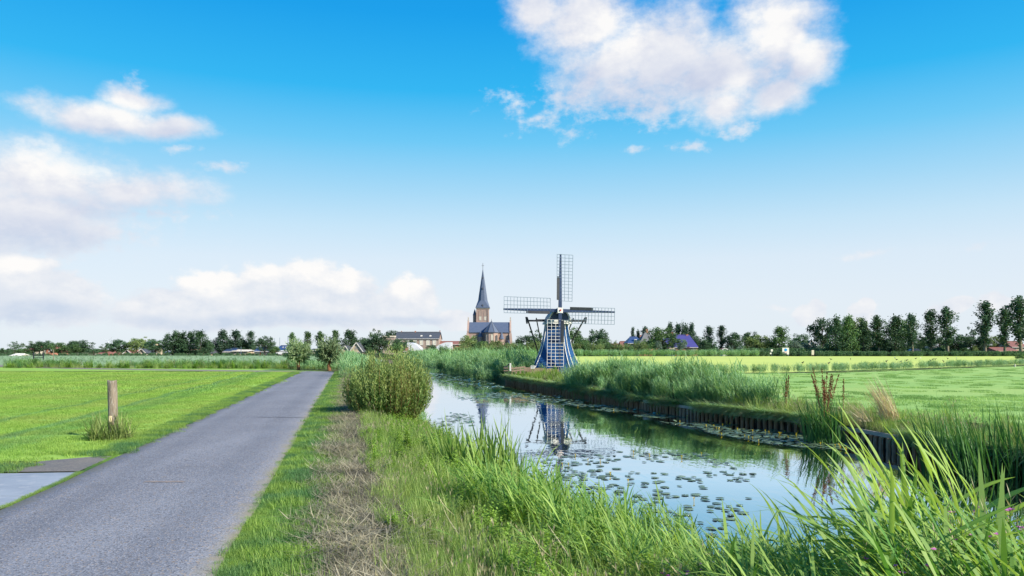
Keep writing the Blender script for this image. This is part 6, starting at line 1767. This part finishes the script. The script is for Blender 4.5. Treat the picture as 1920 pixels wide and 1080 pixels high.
def lily(label, poly, n, r0, r1, nfl=0, raised=.08, cover=None):
    """poly: photo polygon (px, py) on the water plane"""
    W = [((px - 960) / F * (2.5 * F / (py - HZ)), 2.5 * F / (py - HZ)) for px, py in poly]
    xs = np.array([a for a, _ in W]); yv = np.array([b for _, b in W])
    def inside(x, y):
        c = False; j = len(W) - 1
        for i in range(len(W)):
            if (W[i][1] > y) != (W[j][1] > y) and x < (W[j][0] - W[i][0]) * (y - W[i][1]) / (W[j][1] - W[i][1]) + W[i][0]: c = not c
            j = i
        return c
    cx, cy = float(xs.mean()), float(yv.mean())
    t = thing('water_lily', label, 'water lily', (cx, cy, WATER_Z), 0, 'water lily patches on the canal')
    k = 0; tries = 0; placed = []
    while k < n and tries < n * 40:
        tries += 1
        x, y = random.uniform(xs.min(), xs.max()), random.uniform(yv.min(), yv.max())
        if not inside(x, y) or x < float(XL(y)) + .25 or x > float(XR(y)) - .3: continue
        if math.sin(x * 1.3 + y * .8) + math.sin(x * .7 - y * 1.9 + 2) + random.uniform(-.6, .9) < -.35: continue
        r = random.uniform(r0, r1) * .72
        if any((x - a) ** 2 + (y - b) ** 2 < ((r + c) * .8) ** 2 for a, b, c in placed[-260:]): continue
        placed.append((x, y, r)); k += 1
        o = bpy.data.objects.new('pad', pads[k % 3])
        up = random.random() < raised * .6
        if up: r *= .6
        o.location = (x - cx, y - cy, .010 + .006 * random.random() + (.05 if up else 0)); o.scale = (r, r, r * .5)
        o.rotation_euler = ((random.uniform(.25, .6) if up else random.gauss(0, .03)), random.gauss(0, .03), random.random() * 6.28)
        link(o, t)
    for i in range(nfl):
        x, y, r = placed[random.randrange(len(placed))]
        o = bpy.data.objects.new('flower', fl_m); s = random.uniform(.024, .034); o.location = (x - cx + random.gauss(0, .12), y - cy + random.gauss(0, .12), .05); o.scale = (s, s, s); link(o, t)
    return t
lily('dense water lily patch with yellow flowers under the right bank', [(1300, 797), (1330, 790), (1480, 798), (1600, 825), (1625, 836), (1580, 845), (1440, 832), (1330, 812)], 260, .12, .21, 34, .05)
lily('sparse water lily pads scattered over the near open water', [(985, 870), (1090, 840), (1330, 850), (1420, 890), (1400, 960), (1330, 1010), (1180, 960), (1030, 920)], 240, .07, .15, 14, .08)
lily('dark water lily leaves near the big bush', [(812, 790), (850, 774), (890, 780), (885, 800), (840, 812)], 60, .10, .18, 0, .4)
lily('band of water lilies across the far water below the mill', [(850, 742), (930, 735), (1040, 740), (1110, 752), (1080, 760), (960, 752), (870, 750)], 200, .14, .26, 3, .15)
lily('water lily strip along the foot of the timbered bank', [(1060, 757), (1150, 760), (1300, 782), (1320, 792), (1230, 784), (1110, 768)], 150, .13, .22, 6, .08)
lily('distant water lilies where the canal narrows', [(797, 697), (850, 702), (945, 722), (940, 732), (860, 728), (805, 712)], 200, .2, .36, 0, .12)
lily('few loose pads in the middle right of the water', [(1180, 778), (1230, 776), (1345, 800), (1330, 806), (1240, 792)], 40, .12, .2, 2, .05)

# ================================================================== timbered bank
M_pile = solid('pile_timber', (0.34, 0.235, 0.155), (0.22, 0.155, 0.105), 5, .9, .6, 30, stretch=(1, 1, .2), c3=(0.46, 0.42, 0.40))
M_cap = solid('grey_capping', (0.40, 0.36, 0.31), (0.27, 0.24, 0.205), 4, .9, .5, 30, stretch=(.3, .3, 1), c3=(0.44, 0.41, 0.37))
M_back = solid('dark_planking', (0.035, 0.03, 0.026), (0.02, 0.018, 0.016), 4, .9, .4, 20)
def revetment():
    t = thing('timber_revetment', 'weathered timber piling with grey capping boards along the right bank', 'piling', (float(XR(30)), 30, 0))
    ox, oy = float(XR(30)), 30.0
    yf = np.arange(11.0, 58.5, .02); xf = XR(yf)
    s = np.concatenate([[0], np.cumsum(np.hypot(np.diff(xf), np.diff(yf)))])
    P = lambda q: (float(np.interp(q, s, xf)) - ox, float(np.interp(q, s, yf)) - oy)
    tot = s[-1]
    pm = []
    for k in range(4):
        m = MB(); r = random.Random(k)
        rings = []
        for z, f in ((-.75, 1), (-.1, 1), (.03, .96), (.05, .6)):
            rings.append([((.058 + .008 * r.random()) * f * math.cos(a), (.058 + .008 * r.random()) * f * math.sin(a), z) for a in [6.283 * i / 7 for i in range(7)]])
        m.rings(rings); pm.append(m.mesh('pile', M_pile, False))
    q = 0.1; i = 0
    while q < tot:
        x, y = P(q); x2, y2 = P(min(q + .1, tot)); d = math.atan2(y2 - y, x2 - x)
        o = bpy.data.objects.new('pile', pm[i % 4]); o.location = (x - .02 + random.gauss(0, .012), y - .05, -.55 + random.gauss(0, .018)); o.rotation_euler = (random.gauss(0, .03), random.gauss(0, .03), random.random() * 6)
        o.scale = (1, 1, 1.2); link(o, t); q += .26 + random.gauss(0, .025); i += 1
    q = 0
    while q < tot - 1:
        ln = random.uniform(2.0, 3.2); e = min(q + ln, tot)
        a, b = P(q + .01), P(e - .01); dz = random.gauss(0, .012)
        d = Vector((b[0] - a[0], b[1] - a[1])).normalized(); n = Vector((d.y, -d.x)) if d.y < 0 else Vector((-d.y, d.x))
        if n.x > 0: n = -n
        mid = (Vector(a) + Vector(b)) / 2 
        MB().bar((a[0] + n.x * .10, a[1] + n.y * .10, -.44 + dz), (b[0] + n.x * .10, b[1] + n.y * .10, -.44 + dz), .05, .10).build('capping_board', M_cap, t) if (26.3 < mid.y + oy < 32 or 17.5 < mid.y + oy < 22.9 or random.random() < .2) else None
        MB().bar((a[0] - n.x * .03, a[1] - n.y * .03, -.89), (b[0] - n.x * .03, b[1] - n.y * .03, -.89), .04, .9).build('backing_plank', M_back, t)
        q = e
revetment()

# ================================================================== small built things
def post():
    D = 14.57; x = PX(213, D)
    t = thing('wooden_post', 'weathered round wooden post with cream reflector beside the path', 'post', (x, D, 0))
    r = random.Random(5); rings = []
    for z in (-.1, .05, .3, .55, .8, 1.0, 1.08, 1.105):
        f = 1 - .06 * z / 1.1
        rings.append([((.088 * f * (1 + .05 * math.sin(3 * a + z) + .03 * r.uniform(-1, 1))) * math.cos(a) - .028 * z, (.088 * f * (1 + .05 * r.uniform(-1, 1))) * math.sin(a), z + (.015 * math.cos(a * 2) if z > 1.05 else 0)) for a in [6.283 * i / 18 for i in range(18)]])
    rings.append([(p[0] * .86 - .004, p[1] * .86, 1.10 + .01 * r.random()) for p in rings[-1]])
    MB().rings(rings).build('post_body', M_pole, t, True)
    rf = MB().box((-.012, -.095, .385), (.045, .018, .118)).build('reflector', solid('reflector', (0.85, 0.72, 0.45), (0.8, 0.68, 0.42), 8, .25, spec=.8), t)
post()

M_plank = solid('fence_plank', (0.30, 0.225, 0.165), (0.22, 0.165, 0.125), 5, .9, .4, 25, stretch=(1, 1, .2))
def mill_fence():
    D = 55.5; X0 = PX(945, D); gz = -.2
    t = thing('plank_fence', 'brown plank fence with a small white post left of the mill foot', 'fence', (X0, D, gz))
    X = lambda px: PX(px, D) - X0
    Z = lambda py: PZ(py, D) - gz
    MB().box((X(957), -.05, Z(688)), (.12, .12, .55)).build('white_post', M_white, t)
    for px in (946, 951): MB().box((X(px), 0, Z(692)), (.07, .07, .45)).build('post', M_black, t)
    for py in (690, 695): MB().box((X(951), -.04, Z(py)), (.5, .04, .06)).build('rail', M_plank, t)
    MB().bar((X(945), 0, Z(690)), (X(956), 0, Z(682)), .08, .08).build('brace', M_black, t)
    for a, b, py in ((959, 985, 690), (959, 985, 694.5)):
        MB().bar((X(a), .02, Z(py + 1.5)), (X(b), .1, Z(py - 2)), .05, .11).build('rail', M_plank, t)
    for px in (960, 968, 976, 984): MB().box((X(px), .1, Z(694)), (.09, .09, .5)).build('post', M_plank, t)
    for i, px in enumerate(np.arange(986.5, 1050, 4.1)):
        h = .62 - .012 * i + random.uniform(-.03, .03)
        MB().box((X(px), .2 + .05 * i, h / 2), (.155, .03, h)).build('plank', M_plank, t)
    b = thing('notice_board', 'small white notice board on the plank fence by the mill', 'sign', (PX(999, D - .1), D - .15, gz))
    MB().box((0, 0, .62), (.30, .03, .22)).build('board', M_white, b); MB().box((0, .04, .3), (.06, .05, .6)).build('post', M_plank, b)
    MB().box((0, -.02, .64), (.2, .012, .05)).build('print', M_lath, b)
mill_fence()

M_signb = solid('sign_blue', (0.02, 0.25, 0.62), (0.02, 0.23, 0.58), 3, .4)
def signs():
    D = 203.5; k = D / F
    t = thing('roadside_sign', 'white roadside sign board with blue disc at the far edge of the field', 'sign', (PX(1473, D), D, RIGHT_Z))
    zt = PZ(652, D) - RIGHT_Z
    MB().box((0, 0, zt / 2 + .25), (12.5 * k, .12, zt - .5)).build('board', M_white, t)
    MB().tube([(0, -.07, zt - 3.6 * k - .05), (0, -.10, zt - 3.6 * k - .05)], 2.7 * k, 16).build('blue_disc', M_signb, t)
    MB().box((0, -.075, zt - 8.0 * k), (6 * k, .02, .10)).build('lettering', M_red, t)
    MB().box((0, -.075, .62), (4.5 * k, .02, .45)).build('dark_panel', M_black, t)
    for s in (-1, 1): MB().box((s * 5 * k, 0.02, .2), (.12, .1, .75)).build('leg', M_lath, t)
    t = thing('road_sign', 'small white road sign on a thin pole left of the blue-disc sign', 'sign', (PX(1447, D), D, RIGHT_Z))
    MB().tube([(0, 0, 0), (0, 0, PZ(655, D) - RIGHT_Z)], .05, 6).build('pole', M_lath, t)
    MB().box((0, -.07, PZ(657, D) - RIGHT_Z), (3.6 * k, .03, 4.2 * k)).build('plate', M_white, t); MB().box((-.3, -.05, PZ(662.5, D) - RIGHT_Z), (.4, .04, .4)).build('lower_plate', M_white, t)
    t = thing('information_panel', 'cream information panel before the dark hedge right of the blue-disc sign', 'sign', (PX(1524, D), D, RIGHT_Z))
    MB().box((0, 0, (PZ(656.5, D) - RIGHT_Z) * .62), (4.6 * k, .08, (PZ(656.5, D) - RIGHT_Z) * .76)).build('panel', M_cream, t)
    for s in (-1, 1): MB().box((s * 1.6 * k, .02, .25), (.1, .1, .5)).build('leg', M_pole, t)
signs()
def poles():
    def pole(name, label, cat, px, D, top, r, mat, gz=0.0):
        h = PZ(top, D) - gz; t = thing(name, label, cat, (PX(px, D), D, gz))
        MB().tube([(0, 0, -.1), (0, 0, h * .6), (0, 0, h)], [r, r * .95, r * .8], 8).build('shaft', mat, t)
        MB().tube([(0, 0, h), (0, 0, h + r * .8)], [r * 1.15, r * .5], 8).build('tip', mat, t)
    pole('marker_pole', 'yellowish marker pole above the left reed ditch', 'pole', 100.5, 120, 656, .07, M_barkl)
    pole('field_post', 'small whitish fence post on the thin ditch at far right', 'post', 1903, 80, 684, .08, M_cream, RIGHT_Z)
    for px, top, w in ((515, 634, 'left'), (524.5, 633, 'middle'), (539.5, 630, 'right')):
        pole('mast', '%s of three thin masts above the dark blue roof' % w, 'mast', px, 330, top, .09, M_lath)
    pole('lamp_post', 'thin pale lamp post in front of the white fascia house', 'lamp', 452, 214, 650.5, .08, M_lath)
    t = thing('field_gate', 'small dark field gate on the far left beside the reed ditch', 'gate', (PX(63, 125), 125, 0))
    for s in (0, 1): MB().box((s * 1.6, 0, .6), (.14, .14, 1.2)).build('post', M_black, t)
    for z in (.35, .65, .95): MB().box((.8, 0, z), (1.5, .06, .09)).build('rail', M_black, t)
    D = 1700; k = D / F
    t = thing('wind_turbine', 'pale three-bladed wind turbine on the far left horizon', 'wind turbine', (PX(203, D), D, 0))
    hz = PZ(638.5, D)
    MB().tube([(0, 0, 0), (0, 0, hz)], [1.3, .8], 8).build('tower', M_vault, t)
    MB().box((0, .5, hz), (1.6, 4, 1.6)).build('nacelle', M_vault, t)
    for a in (R(-70), R(48), R(172)):
        dx, dz = math.sin(a), math.cos(a); L_ = 14.5 * k
        MB().rings([[(-.8 * dz, -1.8, hz + .8 * dx), (.8 * dz, -1.8, hz - .8 * dx), (.8 * dz, -1.3, hz - .8 * dx), (-.8 * dz, -1.3, hz + .8 * dx)],
                    [(dx * L_ - .2 * dz, -1.7, hz + dz * L_ + .2 * dx), (dx * L_ + .2 * dz, -1.7, hz + dz * L_ - .2 * dx), (dx * L_ + .2 * dz, -1.5, hz + dz * L_ - .2 * dx), (dx * L_ - .2 * dz, -1.5, hz + dz * L_ + .2 * dx)]]).build('blade', M_vault, t)
poles()

def car(label, px, D, gz, body, length=4.3):
    t = thing('parked_car', label, 'car', (PX(px, D), D, gz))
    hl = length / 2
    side = [(-hl, .32), (-hl, .72), (-hl + .15, .86), (-hl * .62, .95), (-hl * .32, 1.42), (hl * .42, 1.46), (hl * .80, .98), (hl - .1, .88), (hl, .60), (hl, .32)]
    def sec(y, f): return [(x * (1 if z < .9 else .97), y, z if z < .99 else .99 + (z - .99) * f) for x, z in side]
    MB().rings([sec(-.82, .93), sec(-.70, 1), sec(.70, 1), sec(.82, .93)]).build('body', body, t, False)
    for y in (-.83,):
        MB().rings([[(-hl * .52, -.835, 1.0), (hl * .70, -.835, 1.0), (hl * .40, -.80, 1.36), (-hl * .28, -.80, 1.36)], [(-hl * .52, -.80, 1.0), (hl * .70, -.80, 1.0), (hl * .40, -.77, 1.36), (-hl * .28, -.77, 1.36)]]).build('side_window', M_glass, t)
    MB().box((hl * .76, 0, 1.12), (.08, 1.2, .3)).build('windscreen', M_glass, t)
    for sx in (-.6, .62):
        for sy in (-.78, .62):
            w = MB().tube([(hl * sx, sy, .32), (hl * sx, sy + .18, .32)], .32, 14).build('wheel', M_black, t)
            MB().tube([(hl * sx, sy - .02, .32), (hl * sx, sy + .0, .32)], .17, 10).build('rim', M_vault, w)
    for sy in (-.6, .6): MB().box((hl - .02, sy, .66), (.06, .3, .14)).build('headlight', M_glassw, t)
car('dark blue car parked between hedges below the sixth poplar', 1713, 211, RIGHT_Z + .55, solid('dark_car_paint', (0.012, 0.02, 0.05), (0.015, 0.025, 0.06), 2, .15, spec=.7))
car('white car parked in front of the low dark-blue-roofed house', 532, 212, 0, solid('white_car_paint', (0.75, 0.76, 0.78), (0.7, 0.71, 0.73), 2, .2, spec=.6), 3.8)

# birds feeding on the mown pasture
M_birdk = solid('dark_feather', (0.02, 0.02, 0.022), (0.035, 0.032, 0.03), 9, .7)
M_birdw = solid('white_feather', (0.72, 0.72, 0.72), (0.5, 0.52, 0.55), 9, .7)
def bird_mesh(mat):
    m = MB(); prof = [(-.22, .19, .005), (-.14, .20, .028), (-.05, .19, .065), (.04, .20, .072), (.10, .23, .055), (.14, .28, .036), (.165, .315, .038), (.19, .315, .030), (.21, .31, .010), (.25, .30, .003)]
    m.rings([[(x, r * .85 * math.cos(a), z + r * math.sin(a)) for a in [6.283 * i / 8 for i in range(8)]] for x, z, r in prof])
    return m.mesh('body', mat, True)
lg = MB()
for s in (-.025, .025): lg.tube([(0, s, .15), (.01, s, .0)], .006, 4); lg.box((.02, s, .004), (.05, .03, .006))
lg_m = lg.mesh('legs', M_bark_or)
wi = ki = -1
bm_k, bm_w = bird_mesh(M_birdk), bird_mesh(M_birdw)
for i, (px, py, w) in enumerate(sorted([(1558, 676, 0), (1505, 683, 0), (1554, 684, 0), (1662, 680, 0), (1681, 676.5, 0), (1689, 681, 0), (1700, 678, 0), (1717, 674.5, 0), (1745, 678.7, 0), (1749, 676, 0), (1754, 675.6, 0), (1769, 680, 0), (1777, 674.3, 0), (1793, 673.6, 1), (1881, 681, 0), (1678, 672.5, 1), (1726, 673.6, 1), (1595, 675.5, 0), (1635, 687, 0)])):
    D = (EYE - RIGHT_Z - .012) * F / (py - HZ)
    wi += w; ki += 1 - w
    t = thing('bird', '%s white bird from the left on the yellow-green pasture' % ORD[wi] if w else '%s dark bird from the left on the yellow-green pasture' % ORD[ki], 'bird', (PX(px, D), D, RIGHT_Z + .012), random.random() * 6.28, 'white birds on the mown pasture' if w else 'dark birds on the mown pasture')
    t.scale = (1.1, 1.1, 1.1)
    link(bpy.data.objects.new('body', bm_w if w else bm_k), t); link(bpy.data.objects.new('legs', lg_m), t)

# leaf masses too fine to pick apart singly
for o in SC.objects:
    if o.parent is not None and o.name.split('.')[0] in ('crown', 'foliage', 'shoot', 'stems', 'seed_head', 'seed_pod'): o['kind'] = 'stuff'
